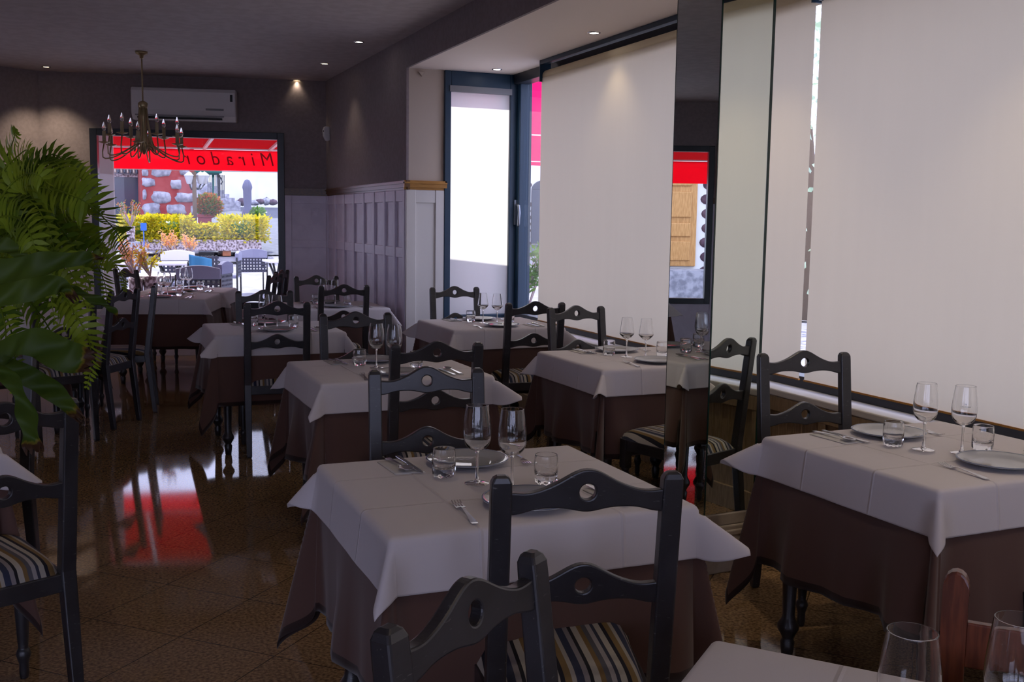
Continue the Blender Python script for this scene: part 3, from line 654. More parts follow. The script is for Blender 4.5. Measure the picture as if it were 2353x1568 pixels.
def drape(name, T, W, Lt, S, z0, flare, ridge, waves, mt, label, cat, group, lift=0, seed=0, n=64, curl=None, wid=.46, flat=False):
    rnd = random.Random(seed); hx, hy = S[0]/2, S[1]/2; P = []; UV = []
    ph = [rnd.uniform(0, 6.28) for _ in range(4)]; amps = [rnd.uniform(.6, 1.3) for _ in range(4)]
    cr = {}
    for i, k in enumerate(((-1, -1), (1, -1), (-1, 1), (1, 1))): cr[k] = (ridge*rnd.uniform(.75, 1.2), rnd.uniform(.68, .90), rnd.uniform(-.3, .3))
    if curl:
        for k, v in curl.items(): cr[k] = v
    us = [-hx+2*hx*i/n for i in range(n+1)]; 
    # denser near the table edge
    def resample(h, w):
        inner = [-w/2+w*i/14 for i in range(15)]; o = [w/2+.004+(h-w/2-.004)*(i/26)**1.1 for i in range(27)]
        return [-x for x in reversed(o)]+inner+o
    xs = resample(hx, W); ys = resample(hy, Lt)
    for v in ys:
        row = []
        for u in xs:
            sx = 1 if u > 0 else -1; sy = 1 if v > 0 else -1
            du = max(0, abs(u)-W/2); dv = max(0, abs(v)-Lt/2)
            x = min(abs(u), W/2); y = min(abs(v), Lt/2)
            r = hypot(du, dv); rb = .014
            if r == 0: p = Vector((u, v, z0+.0006*sin(u*23+ph[0])*sin(v*19)))
            else:
                phi = atan2(dv, du)
                if du > 0 and dv > 0:
                    a_, pc, tw = cr[(sx, sy)]; w = wid
                    g = exp(-((phi-pc)/w)**2); dr = min(1, r/.03)
                    out = flare+a_*g*dr; ang = phi + tw*.25*r*g
                else:
                    out = flare; ang = phi; g = 0
                    s = v if du > 0 else u; k = 0 if du > 0 else 1
                    wv = waves*(sin(s*13+ph[k])*.6+sin(s*29+ph[k+2])*.4)*amps[k]
                    out += wv*min(1, r/.35)
                    if flat and v < 0: out = .004
                rr = max(r-rb*.5, 0); t = min(r/rb, 1)*pi/2
                ox = rb*sin(t) + rr*out; dz = rb*(1-cos(t)) + rr*sqrt(max(.05, 1-min(out, .95)**2)) if r > rb else rb*(1-cos(t))
                x += ox*cos(ang); y += ox*sin(ang)
                p = Vector((sx*x, sy*y, z0-dz+lift))
            row.append(p); UV.append((.5+u/S[0], .5+v/S[1]))
        P.append(row)
    q = MB(); q.grid(P); o = q.build(name, mt, None, uvs=UV); o.location = (T[0], T[1], 0); o.rotation_euler = (0, 0, T[2])
    s = o.modifiers.new('solid', 'SOLIDIFY'); s.thickness = .0015; s.offset = 1
    return tag(o, label, cat, group)
# ---- tableware prototypes
def proto(name, cat, group, parts):
    r = empty(name, (0, 0, -5), 0, 'x', cat, group)
    for pn, mb, mt, bv in parts: mb.build(pn, mt, r, bevel=bv)
    return r
def wall_prof(outer, t):
    inner = [(max(r-t, .0), z) for r, z in outer]; return outer, inner
def wine_bowl(angular=False):
    if not angular:
        O = [(.0, .092), (.012, .093), (.023, .098), (.032, .108), (.0368, .121), (.0385, .136), (.0382, .152), (.0365, .172), (.0335, .197), (.0308, .2145), (.03065, .2158), (.0305, .2167), (.0301, .217)]
    else:
        O = [(.0, .096), (.008, .097), (.020, .104), (.034, .118), (.0395, .126), (.0385, .132), (.0355, .155), (.032, .180), (.0285, .205), (.0278, .2105), (.0277, .2112), (.0275, .2118), (.0272, .212)]
    t = .0011; I = [(max(0, r-t), z + (.0035 if z < .12 else 0)) for r, z in O]
    I[-1] = (O[-1][0]-t, O[-1][1]); return O+I[::-1]
def wineglass(angular):
    a = MB(); a.lathe(wine_bowl(angular), 40, cap=False)
    b = MB(); b.lathe([(.0, .0925), (.006, .0915), (.0042, .082), (.0036, .06), (.0036, .03), (.0048, .014), (.010, .0065), (.0, .0062)], 20, cap=False)
    c = MB(); c.lathe([(0, .0058), (.010, .006), (.022, .0035), (.0335, .002), (.034, .0012), (.033, .0002), (0, .0002)], 40, cap=False)
    return [('bowl', a, M['glass'], 0), ('stem', b, M['glass'], 0), ('foot', c, M['glass'], 0)]
wineP = proto('wine_glass', 'glass', 'round wine glasses', wineglass(False))
wineA = proto('wine_glass', 'glass', 'angular wine glasses', wineglass(True))
def tumbler():
    q = MB(); n = 40; rows = []
    prof = [(.0, .0008), (.022, .0008), (.0285, .003), (.0310, .010), (.0318, .022), (.0330, .04), (.0330, .055), (.0320, .072), (.03085, .081), (.0307, .0822), (.0302, .083), (.0297, .083), (.0293, .0822), (.0293, .081), (.0306, .071), (.0316, .055), (.0314, .042), (.0300, .032), (.022, .026), (0, .025)]
    vs = []; fs = []
    for r, z in prof:
        for i in range(n):
            a = 2*pi*i/n; d = 0; dz = 0
            if .002 < z < .03 and r > .024: d = .0016*sin(a*8+z*300)*sin(z*240); dz = 0
            if z <= .003 and r > .02: dz = .0022*(1+sin(a*9))
            vs.append(((r+d)*cos(a), (r+d)*sin(a), z+dz))
    for j in range(len(prof)-1):
        for i in range(n): fs.append((j*n+i, j*n+(i+1) % n, (j+1)*n+(i+1) % n, (j+1)*n+i))
    q.add(vs, fs, True); return q
tumP = tumbler().build('water_tumbler', M['glass']); tag(tumP, 'x', 'glass', 'water tumblers'); tumP.location = (0, 0, -5)
q = MB(); q.lathe([(0, .004), (.070, .004), (.082, .006), (.088, .010), (.117, .0175), (.1225, .0175), (.123, .016), (.118, .014), (.088, .006), (.075, .0015), (.072, 0), (.0, .0)], 64, cap=False)
r_ = MB(); r_.lathe([(.1165, .0178), (.1195, .0186), (.1225, .0180), (.1225, .0172), (.1165, .0172)], 64, cap=False)
plateP = proto('dinner_plate', 'plate', 'dinner plates', [('body', q, M['whiteg'], 0), ('rim_line', r_, M['bluering'], 0)])
def fork():
    q = MB(); 
    def strip(P, hw, t=.0016, mbb=q):
        rows = [[Vector((x-h, y, z)), Vector((x+h, y, z))] for (x, y, z), h in zip(P, hw)]
        vs = []; fs = []
        for (x, y, z), h in zip(P, hw): vs += [(x-h, y, z), (x+h, y, z), (x+h, y, z-t), (x-h, y, z-t)]
        for j in range(len(P)-1):
            for k in range(4): fs.append((j*4+k, j*4+(k+1) % 4, (j+1)*4+(k+1) % 4, (j+1)*4+k))
        fs += [(3, 2, 1, 0), tuple(len(vs)-4+k for k in range(4))]; mbb.add(vs, fs, False)
    strip([(0, -.10, .004), (0, -.09, .004), (0, -.04, .007), (0, .02, .010), (0, .03, .009)], [.007, .009, .005, .003, .003])
    strip([(0, .03, .009), (0, .038, .005), (0, .05, .004)], [.003, .012, .0125])
    for k in range(4): strip([(-.0108+.0072*k, .05, .004), (-.0108+.0072*k, .075, .005), (-.0108+.0072*k, .095, .009)], [.0017, .0016, .0008])
    return q
forkP = tag(fork().build('fork', M['metal']), 'x', 'fork', 'forks'); forkP.location = (0, 0, -5)
q = MB(); vs = []; fs = []
prof = [(-.10, .0075, .004), (-.09, .0085, .004), (-.03, .005, .007), (.02, .0028, .0095), (.035, .003, .008)]
for y, h, z in prof: vs += [(-h, y, z), (h, y, z), (h, y, z-.0018), (-h, y, z-.0018)]
for j in range(len(prof)-1):
    for k in range(4): fs.append((j*4+k, j*4+(k+1) % 4, (j+1)*4+(k+1) % 4, (j+1)*4+k))
q.add(vs, fs); P = []
for j in range(11):
    t = j/10; y = .033+.062*t; hw = .0205*sin(pi*min(1, .08+t*.92))**.55; P.append([Vector((hw*s, y, .0085-.006*(1-s*s)*sin(pi*t)+.002*abs(s))) for s in [-1+2*i/8 for i in range(9)]])
q.grid(P); spoonP = tag(q.build('spoon', M['metal'], solid=.001), 'x', 'spoon', 'spoons'); spoonP.location = (0, 0, -5)
q = MB(); q.prism([(-.007, -.11), (.007, -.11), (.008, -.09), (.006, -.01), (.009, 0), (.0105, .05), (.009, .09), (0, .112), (-.006, .10), (-.006, 0)], .002, .005); knifeP = tag(q.build('table_knife', M['metal'], bevel=.001), 'x', 'knife', 'table knives'); knifeP.location = (0, 0, -5)
q = MB(); P = [[Vector((x, y, .0012+.0006*sin(x*90)*sin(y*50))) for x in [-.045+.09*i/8 for i in range(9)]] for y in [-.085+.17*j/8 for j in range(9)]]
q.grid(P); napP = tag(q.build('paper_napkin', M['paper'], solid=.0012), 'x', 'napkin', 'folded paper napkins'); napP.location = (0, 0, -5)

TW, TL = .789, .738
def place(T, lx, ly, z=.7625):
    c, s = cos(T[2]), sin(T[2]); return (T[0]+c*lx-s*ly, T[1]+s*lx+c*ly, z)
def setting(T, tn, wp, jit=0, only=None):
    rd = random.Random(hash(tn) % 1000 if False else sum(map(ord, tn))); j = lambda a=.006: rd.uniform(-a, a)
    kind = 'angular-bowled' if wp is wineA else 'round-bowled'
    def put(p, x, y, a, lab, z=.7625, grp=None): return inst(p, place(T, x+j(), y+j(), z), T[2]+a+j(.03), lab, grp)
    put(plateP, .012, .240, 0, 'blue-rimmed white plate, far side of '+tn, grp='dinner plates'); put(plateP, 0, -.225, 0, 'blue-rimmed white plate, near side of '+tn, grp='dinner plates')
    put(wp, -.05, .012, 0, f'{kind} wine glass, left of the pair on {tn}', grp='wine glasses'); put(wp, .022, -.068, 1, f'{kind} wine glass, right of the pair on {tn}', grp='wine glasses')
    put(tumP, -.108, .100, 0, 'water tumbler left of the wine glasses on '+tn, grp='water tumblers'); put(tumP, .125, -.062, 1, 'water tumbler right of the wine glasses on '+tn, grp='water tumblers')
    put(forkP, -.180, -.255, -.12, 'fork left of the near plate on '+tn, grp='forks'); put(forkP, .180, .245, pi-.1, 'fork right of the far plate on '+tn, grp='forks')
    put(napP, -.188, .262, .04, 'paper napkin under cutlery, far left of '+tn, grp='paper napkins'); put(napP, .235, -.235, .05, 'paper napkin under cutlery, near right of '+tn, grp='paper napkins')
    put(spoonP, -.196, .262, pi+.05, 'spoon on the napkin, far left of '+tn, z=.7650, grp='spoons'); put(spoonP, .262, -.225, .05, 'spoon on the napkin, near right of '+tn, z=.7650, grp='spoons')
    put(knifeP, -.160, .262, pi+.02, 'knife on the napkin, far left of '+tn, z=.7645, grp='knives'); put(knifeP, .222, -.235, .03, 'knife on the napkin, near right of '+tn, z=.7645, grp='knives')
TB = [  # x, y, rot, name, glass
 (1.030, 2.564, -.001, 'the nearest centre table', wineP, 11), (1.355, 4.80, .009, 'the second centre table', wineP, 12), (1.154, 6.835, -.016, 'the third centre table', wineP, 13),
 (2.652, 6.741, .007, 'the nook end table', wineA, 14), (2.741, 4.815, .008, 'the table behind the mirrored column', wineA, 15), (2.539, 2.478, .03, 'the right front table', wineP, 16),
 (1.925, 8.52, -.01, 'the table against the lilac panelling', wineP, 17), (.72, 9.86, -.29, 'the back left table', wineP, 18),
 (.98, 10.66, -.29, 'the rearmost window table', wineP, 19)]
curls = {0: {(-1, -1): (.30, .80, .2), (1, -1): (.72, .70, 0), (-1, 1): (.55, .7, .1), (1, 1): (.6, .75, 0)},
         5: {(-1, -1): (.35, .8, .2), (-1, 1): (.75, .7, 0)}, 1: {(-1, -1): (.45, .7, 0), (1, -1): (.75, .7, 0)}}
for k, (x, y, a, tn, wp, sd) in enumerate(TB):
    inst(table0, (x, y, 0), a, 'dark turned-leg dining table under cloths, '+tn, 'dining tables')
    drape('tablecloth', (x, y, a), TW-.006, TL-.006, (1.64, 1.59), .7555, .035, .20, .11, M['under'], 'long brown undercloth hanging from '+tn, 'tablecloth', 'brown undercloths', seed=sd+40, wid=.26, flat=(tn == 'the third centre table'), curl={(1, -1): (.01, .8, 0), (1, 1): (.01, .8, 0)} if tn == 'the table behind the mirrored column' else None)
    drape('table_overcloth', (x, y, a), TW, TL, (1.04, .99), .7605, .12, .62, .05, M['over'], 'off-white creased overcloth spread on '+tn, 'tablecloth', 'white overcloths', seed=sd, curl=curls.get(k), flat=(tn == 'the third centre table'))
    setting((x, y, a), tn, wp)
# bottom-right corner table and left-hand tables
cA = Vector((.991, 1.43, 0)); e1 = Vector((.65, -.76, 0)); e2 = Vector((-.76, -.65, 0))
c8 = cA+e1*.395+e2*.37; T8 = (c8.x, c8.y, radians(-49.5)-0, )
for T, tn, sd in ((T8, 'the bottom right corner table', 31), ((-.72, 3.80, .2), 'the table at the left picture edge', 32), ((-.42, 7.95, -.25), 'the table behind the fern', 33)):
    inst(table0, (T[0], T[1], 0), T[2], 'dark turned-leg dining table under cloths, '+tn, 'dining tables')
    drape('tablecloth', T, TW-.006, TL-.006, (1.64, 1.59), .7555, .035, .20, .11, M['under'], 'long brown undercloth hanging from '+tn, 'tablecloth', 'brown undercloths', seed=sd+40, wid=.26, flat=(tn == 'the third centre table'), curl={(1, -1): (.01, .8, 0), (1, 1): (.01, .8, 0)} if tn == 'the table behind the mirrored column' else None)
    drape('table_overcloth', T, TW, TL, (1.04, .99), .7605, .12, .62, .05, M['over'], 'off-white creased overcloth spread on '+tn, 'tablecloth', 'white overcloths', seed=sd)
tn = 'the bottom right corner table'
for (u, v, side) in ((2097, 1452, 'left'), (2345, 1424, 'right')):
    p = atZ(u, v, .979); inst(wineP, (p.x, p.y, .7625), 0, f'large close wine glass, {side} of the two rising from {tn}', 'wine glasses')
setting((-.72, 3.80, .2), 'the table at the left picture edge', wineP)
# print on the wine glass of the right front table
for i, (x, y, a, tn, wp, sd) in enumerate(TB):
    if tn != 'the right front table': continue
    g_ = [o for o in D.objects if o.get('label', '').endswith('right of the pair on the right front table')][0]
    for txt, z, sz in (('M', .160, .0085), ('BARON DE L', .1535, .0052)):
        cu = D.curves.new('print', 'FONT'); cu.body = txt; cu.size = sz; cu.align_x = 'CENTER'; cu.extrude = .0001; cu.materials.append(M['blacktxt'])
        t_ = D.objects.new('printed_logo', cu); COL.objects.link(t_); bpy.context.view_layer.update()
        me = D.meshes.new_from_object(t_); D.objects.remove(t_); ml = D.objects.new('printed_logo', me); COL.objects.link(ml)
        bm_off = .0355
        for vtx in me.vertices:
            xx, zz2 = -vtx.co.x-.004, vtx.co.y; ang = xx/bm_off - g_.rotation_euler.z - .62
            vtx.co = Vector(((bm_off+.0006)*sin(ang), -(bm_off+.0006)*cos(ang), z+zz2))
        ml.parent = g_

# ================================================================== PLANTS (left foreground)
def P3(u, v, d):
    r = ray(u, v).normalized(); return Vector((0, 0, H)) + r*d
def bez(pts, n):
    """Catmull-Rom through points"""
    out = []; P = [pts[0]+(pts[0]-pts[1])]+list(pts)+[pts[-1]+(pts[-1]-pts[-2])]
    segs = len(pts)-1
    for i in range(n+1):
        t = i/n*segs; k = min(int(t), segs-1); t -= k; a, b, c, d = P[k:k+4]
        out.append(.5*((2*b)+(c-a)*t+(2*a-5*b+4*c-d)*t*t+(3*b-a-3*c+d)*t**3))
    return out
def frond(pts, plen, parent, nrm=None, width=.0085, sp=.0105):
    n0 = max(8, int(sum((pts[i+1]-pts[i]).length for i in range(len(pts)-1))/sp)); C_ = bez(pts, n0)
    q = MB(); q.tube(C_, [.0016*(1-.7*i/len(C_)) for i in range(len(C_))], 5)
    vf = Vector((_fwd.x, _fwd.y, 0)).normalized()
    for i in range(2, len(C_)):
        t = i/len(C_); d = (C_[min(i+1, len(C_)-1)]-C_[i-1]).normalized()
        nn = nrm if nrm is not None else Vector((0, 0, 1))
        s = d.cross(nn)
        if s.length < .05: s = d.cross(Vector((.3, 1, 0)))
        s.normalize(); nn2 = s.cross(d).normalized()
        l = plen*(min(1, t*5)**.5)*(1-max(0, (t-.45)/.55)**1.6*.92)*random.uniform(.9, 1.08)
        for sg in (-1, 1):
            dirv = (s*sg+d*.35+nn2*random.uniform(-.12, .18)).normalized(); w = d*width*.5*(.5+.5*l/plen)
            b = C_[i]; m1 = b+dirv*l*.35+nn2*l*.04; m2 = b+dirv*l*.7; tip = b+dirv*l+d*.12*l-nn2*l*.10
            q.add([b-w*.5, b+w*.5, m1+w, m1-w, m2+w*.8, m2-w*.8, tip], [(0, 1, 2, 3), (3, 2, 4, 5), (5, 4, 6)], True)
    return q.build('frond', M['fern'], parent)
base = Vector((-.42, 1.62, 1.28))
fern = empty('potted_fern', (base.x, base.y, 0), 0, 'big green fern arching in from the left picture edge', 'plant')
mi_ = Matrix.Translation(-Vector((base.x, base.y, 0)))
def fp(L_): return [mi_ @ p for p in L_]
nv = (-_fwd).normalized()
KF = [
 ([(0, 412), (56, 387), (115, 382), (178, 405), (204, 428), (222, 455)], 1.62, .030),
 ([(15, 431), (64, 427), (115, 433), (166, 449), (204, 469), (242, 505), (265, 530), (281, 561), (293, 590)], 1.55, .036),
 ([(-10, 470), (30, 458), (64, 456), (102, 461), (133, 477), (158, 497), (190, 535), (222, 566), (245, 589), (268, 612), (282, 640), (287, 668)], 1.66, .030),
 ([(-40, 480), (-5, 400), (20, 350), (32, 318), (36, 296)], 1.60, .026),
 ([(-40, 470), (10, 390), (40, 360), (60, 345), (72, 352)], 1.56, .024),
 ([(-30, 500), (20, 430), (50, 405), (75, 398), (100, 412), (112, 440)], 1.50, .026),
 ([(-60, 560), (-10, 505), (30, 498), (60, 520), (80, 570), (88, 620)], 1.48, .030),
 ([(-40, 560), (30, 530), (80, 540), (130, 580), (170, 640), (195, 700)], 1.58, .030),
 ([(-40, 590), (40, 600), (110, 640), (160, 700), (200, 770), (210, 830), (200, 890)], 1.62, .032),
 ([(-40, 640), (30, 660), (90, 720), (130, 790), (150, 850)], 1.60, .028),
 ([(-30, 520), (50, 500), (120, 530), (170, 570), (215, 600), (240, 650), (246, 700)], 1.70, .030),
 ([(-30, 690), (10, 720), (30, 780), (36, 850), (30, 900)], 1.55, .024),
 ([(-60, 650), (-20, 660), (10, 740), (14, 820), (16, 880)], 1.50, .024),
]
for pts, d, pl in KF:
    n_ = len(pts); frond(fp([P3(u, v, d+.05*sin(i*1.3)-.06*i/n_) for i, (u, v) in enumerate(pts)]), pl, fern, nv)
rf = random.Random(3)
for k in range(46):
    eu, ev = rf.uniform(40, 250), rf.uniform(400, 800)
    if ev > 700: eu = min(eu, 215)
    su, sv = rf.uniform(-80, 30), rf.uniform(480, 700); d0 = rf.uniform(1.60, 1.85); d1 = d0+rf.uniform(-.12, .15)
    mu_, mv_ = (su*.45+eu*.55), min(sv, ev)-rf.uniform(10, 60)
    frond(fp([P3(su, sv, d0), P3(su*.75+mu_*.25, (sv+mv_)/2-12, d0), P3(mu_, mv_, (d0+d1)/2), P3((mu_+eu)/2+8, (mv_+ev)/2-5, d1), P3(eu, ev, d1)]), rf.uniform(.022, .032), fern, (nv+Vector((rf.uniform(-.6, .6), 0, rf.uniform(-.2, .9)))).normalized())
q = MB(); q.lathe([(0, .98), (.10, .98), (.14, 1.22), (.15, 1.24), (.135, 1.24), (.12, 1.20), (0, 1.20)], 28, c=(0, 0, 0)); q.build('pot', M['terra'], fern)
# strap-leaved plant
sl = empty('strap_leaved_plant', (base.x-.02, base.y-.12, 0), 0, 'broad dark strap leaves with brown burnt tips hanging at the left edge', 'plant')
mi_2 = Matrix.Translation(-Vector((base.x-.02, base.y-.12, 0)))
def strap(pts, wpx, d, name='leaf', roll=0.0, torn=True):
    """pts px centreline, wpx full widths in px at each point; d distance list"""
    n = 40; C_ = bez([P3(u, v, dd) for (u, v), dd in zip(pts, d)], n); Wd = []
    for i in range(n+1):
        t = i/n*(len(pts)-1); k = min(int(t), len(pts)-2); Wd.append((wpx[k]*(1-(t-k))+wpx[k+1]*(t-k))/F*1.02)
    rows = []; UV = []
    for i, p in enumerate(C_):
        dd = (C_[min(i+1, n)]-C_[max(i-1, 0)]).normalized(); s = dd.cross(nv).normalized(); s = (s*cos(roll)+nv*sin(roll)).normalized(); nn = s.cross(dd).normalized()
        row = []
        for j in range(9):
            a = -1+j/4; rag = .004*sin(j*2.3+i)*(1 if i > n-3 and torn else 0)
            row.append(mi_2 @ (p+s*a*Wd[i]*.5+nn*(-.16*Wd[i]*(1-a*a)+.004*sin(i*.5+a*2))+dd*rag)); UV.append((i/n, j/8))
        rows.append(row)
    q = MB(); q.grid(rows); return q.build(name, M['strap'], sl, uvs=UV)
strap([(-60, 640), (0, 628), (70, 612), (140, 600), (200, 592), (238, 594)], [70, 80, 74, 56, 30, 8], [1.40, 1.38, 1.36, 1.35, 1.34, 1.34], roll=.25)
strap([(-60, 690), (0, 680), (60, 668), (120, 655), (152, 662), (172, 690)], [44, 58, 62, 52, 36, 14], [1.34, 1.32, 1.31, 1.30, 1.30, 1.30], roll=-.1)
strap([(140, 655), (170, 668), (210, 684), (240, 700), (262, 715), (272, 738)], [10, 26, 30, 24, 14, 4], [1.34, 1.34, 1.34, 1.34, 1.34, 1.34], roll=.7)
strap([(-60, 830), (0, 815), (40, 790), (90, 790), (140, 815), (178, 825), (212, 832)], [40, 60, 62, 84, 88, 80, 50], [1.36, 1.34, 1.32, 1.30, 1.29, 1.28, 1.28], roll=.15)
strap([(-50, 830), (0, 850), (35, 890), (58, 945), (70, 1000), (78, 1038)], [20, 34, 44, 50, 58, 44], [1.30, 1.28, 1.26, 1.25, 1.24, 1.24], roll=-.2)
strap([(-30, 820), (20, 845), (70, 868), (115, 895), (155, 930), (186, 965)], [40, 54, 58, 56, 44, 16], [1.36, 1.34, 1.33, 1.32, 1.31, 1.31], roll=.1)
strap([(-60, 600), (-10, 560), (40, 580), (80, 620)], [40, 50, 40, 10], [1.5, 1.48, 1.46, 1.46], roll=.4)
q = MB(); q.lathe([(0, .98), (.07, .98), (.09, 1.16), (.085, 1.165), (.08, 1.15), (0, 1.15)], 24); q.build('pot', M['greyp'], sl)
for nm, cx, cy, lab in (('plant_stand', base.x, base.y, 'wrought iron plant stand carrying the fern'), ('plant_stand', base.x-.02, base.y-.12-.0, '')):
    if not lab: continue
    s_ = empty(nm, (cx, cy-.05, 0), 0, lab, 'plant stand')
    q = MB(); q.lathe([(0, .955), (.21, .955), (.21, .978), (0, .978)], 32); q.build('top_plate', M['iron'], s_)
    for k in range(3):
        a = 2*pi*k/3-.45; q = MB(); q.tube([(.19*cos(a), .19*sin(a), .96), (.10*cos(a), .10*sin(a), .6), (.08*cos(a), .08*sin(a), .3), (.20*cos(a), .20*sin(a), .06), (.26*cos(a), .26*sin(a), .012)], .011, 8); q.build('leg', M['iron'], s_)

# ================================================================== OUTSIDE
def gz(y):
    K = [(11, -.02), (15, 0), (19, .06), (22, .30), (24, .62), (30, 1.0), (40, 1.72), (46, 1.95), (60, 2.2), (90, 2.6)]
    for (a, za), (b, zb) in zip(K, K[1:]):
        if y <= b: return za+(zb-za)*max(0, (y-a))/(b-a)
    return 2.6
q = MB(); ys = [8.4, 11, 13, 15, 17, 19, 22, 24, 30, 40, 46, 60, 90]; q.grid([[Vector((x, y, gz(y)-.02)) for x in (-60, -20, 0, 3, 6, 20, 60)] for y in ys], smooth=False); o = q.build('terrace_ground', M['pave']); o['kind'] = 'structure'
q = MB(); q.grid([[Vector((x, y, -.12)) for x in (3.7, 20, 60)] for y in (-30, 0, 8.5, 9.5)], smooth=False); q.grid([[Vector((x, y, -.12)) for x in (-60, 3.7)] for y in (-60, -4)], smooth=False); o = q.build('side_ground', M['pave']); o['kind'] = 'structure'
def gp(u, y): p = atY(u, 500, y); return Vector((p.x, y, gz(y)))
rp = [(453, 27), (640, 24.5), (760, 26), (1300, 26), (1500, 90), (450, 90)]
q = MB(); V = []
Yr = [24.2, 30, 40, 46, 60]; q.grid([[Vector((atY(455, 500, y).x, y, gz(y)+.01)), Vector((atY(900, 500, y).x, y, gz(y)+.01)), Vector((atY(1400, 500, y).x+8, y, gz(y)+.01))] for y in Yr], smooth=False); o = q.build('street', M['road']); o['kind'] = 'structure'
# white outside pillar at the left edge of the view
q = MB(); p = atY(330, 530, 23.6); q.box(-.06, .06, -.02, .02, 0, .16); q.tube([(0, 0, -.45), (0, 0, 0)], .012, 6); o = q.build('garden_sign', M['bluesign']); o.location = p; tag(o, 'small blue sign on a stick in front of the yellow hedge', 'sign')
q = MB(); p = atY(243, 500, 12.6); q.box(p.x-.12, p.x+.10, 12.5, 12.9, -.02, 2.7); tag(q.build('white_pillar', M['whitewall'], bevel=.02), 'tall white pillar just outside the left edge of the far window', 'pillar')
# awning
aw = empty('awning', (1.6, 15.2, 0), 0, 'red awning with reversed lettering on its valance outside the far window', 'awning')
xa, ya = -.6, 14.15; xb_, yb_ = 4.6, 12.85; zb, zt = 2.068, 2.325
def AV(t, z, off=0): return Vector((xa+(xb_-xa)*t-1.6, ya+(yb_-ya)*t-15.2+off, z))
q = MB(); q.grid([[AV(t/40, z, .02*sin(t*.9)*(zt-z)) for t in range(41)] for z in (zb, zb+.1, zb+.2, zt)]); q.build('valance', M['awn'], aw)
q = MB(); q.grid([[AV(t/10, zt+.02), AV(t/10, 2.52, -1.95)] for t in range(11)]); q.build('canopy', M['awnc'], aw)
q = MB(); q.bar(AV(0, zt+.02), AV(1, zt+.02), .045, .03); q.bar(AV(0, 2.45, -1.85), AV(1, 2.45, -1.85), .07, .07)
for t in (.1, .25, .4, .55, .7, .85, 1): q.bar(AV(t, zt+.01), AV(t, 2.49, -1.9), .035, .03)
q.build('frame', M['white'], aw)
q = MB(); q.bar(AV(0, zb-.006), AV(1, zb-.006), .014, .008); q.build('hem', M['white'], aw)
# letters seen reversed from inside
tx = D.curves.new('txt', 'FONT'); tx.body = 'Mirador'; tx.size = .235; tx.extrude = .001; tx.space_character = 1.65; tx.shear = .25
to = D.objects.new('txt', tx); COL.objects.link(to); bpy.context.view_layer.update(); me = D.meshes.new_from_object(to); D.objects.remove(to)
wmax = max(v.co.x for v in me.vertices); dv_ = (AV(1, 0)-AV(0, 0)).normalized()
pM = atY(632, 372, 13.4); pM = Vector((pM.x-1.6, 0, 0)); tM = (pM.x+1.6-xa)/(xb_-xa)
for v in me.vertices:
    s = v.co.x/wmax*1.13; p = AV(tM, 0)-dv_*s; v.co = Vector((p.x, p.y-.02, zb+.07+v.co.y))
me.materials.append(M['letter']); lo = D.objects.new('lettering', me); COL.objects.link(lo); lo.parent = aw; me.name = 'lettering'
# side awning seen through the strip beside the side blind
aw2 = empty('awning', (4.4, 9.6, 0), 0, 'magenta awning panel seen through the slim gap left of the cream blind', 'awning')
q = MB(); q.grid([[Vector((x, 0, z)) for x in (-.5, 0, 1.2)] for z in (2.04, 2.34, 2.9, 3.3)]); q.build('panel', M['awnp'], aw2)
q = MB(); q.box(-.5, 1.2, -.02, .0, 2.335, 2.347); q.box(-.5, 1.2, -.02, 0, 2.075, 2.083); q.build('seam', M['white'], aw2)
# unseen wall, added and shaped to shade the lower narrow end blind
q = MB(); q.prism([(2.80, 0), (3.9, 0), (3.9, 1.90), (2.80, 2.02)], 8.95, 9.12, axis='y'); tag(q.build('shade_wall', M['whitewall']), 'unseen white wall added outside to shade the lower narrow end window', 'wall')

def leafball(name, c, r, n, mt, label, cat='shrub', leaf=.04, box=None, parent=None, jag=.45, group=None, seed=1):
    rd = random.Random(seed); q = MB()
    for k in range(n):
        if box: p = Vector((rd.uniform(-1, 1), rd.uniform(-1, 1), rd.uniform(-1, 1))); a = rd.randrange(3); p[a] = rd.uniform(.75, 1.0)*(1 if p[a] > 0 else -1); p = Vector((p.x*box[0], p.y*box[1], p.z*box[2]))*(1+rd.uniform(-jag, jag)*.5)
        else:
            p = Vector((rd.gauss(0, 1), rd.gauss(0, 1), rd.gauss(0, 1))).normalized()*rd.uniform(.72, 1+jag*.4); p = Vector((p.x*r[0], p.y*r[1], p.z*r[2]))
        d = (p.normalized()*.6+Vector((rd.uniform(-1, 1), rd.uniform(-1, 1), rd.uniform(-.3, 1)))*.8).normalized(); s = d.orthogonal().normalized(); ang = rd.uniform(0, 6.28); s = (Matrix.Rotation(ang, 3, d) @ s)
        l = leaf*rd.uniform(.7, 1.3); b = p
        q.add([b, b+d*l*.5+s*l*.25, b+d*l, b+d*l*.5-s*l*.25], [(0, 1, 2, 3)])
    if parent: return q.build(name, mt, parent)
    root = empty(name, c, 0, label, cat, group); f_ = q.build('foliage', mt, root)
    core = MB(); core.sph((0, 0, 0), 1, 14, 10, sc=tuple(x*.78 for x in (box or r))); core.build('inner_growth', M['greenleaf'], root)
    st_ = MB(); z = (box or r)[2]; st_.tube([(0, 0, -z*1.15), (0, 0, 0)], .03, 8); st_.build('stem', M['bark'], root); return root
def pbox(u0, u1, v0, v1, y, depth):
    a = atY(u0, v1, y); b = atY(u1, v0, y); return a.x, b.x, y, y+depth, a.z, b.z
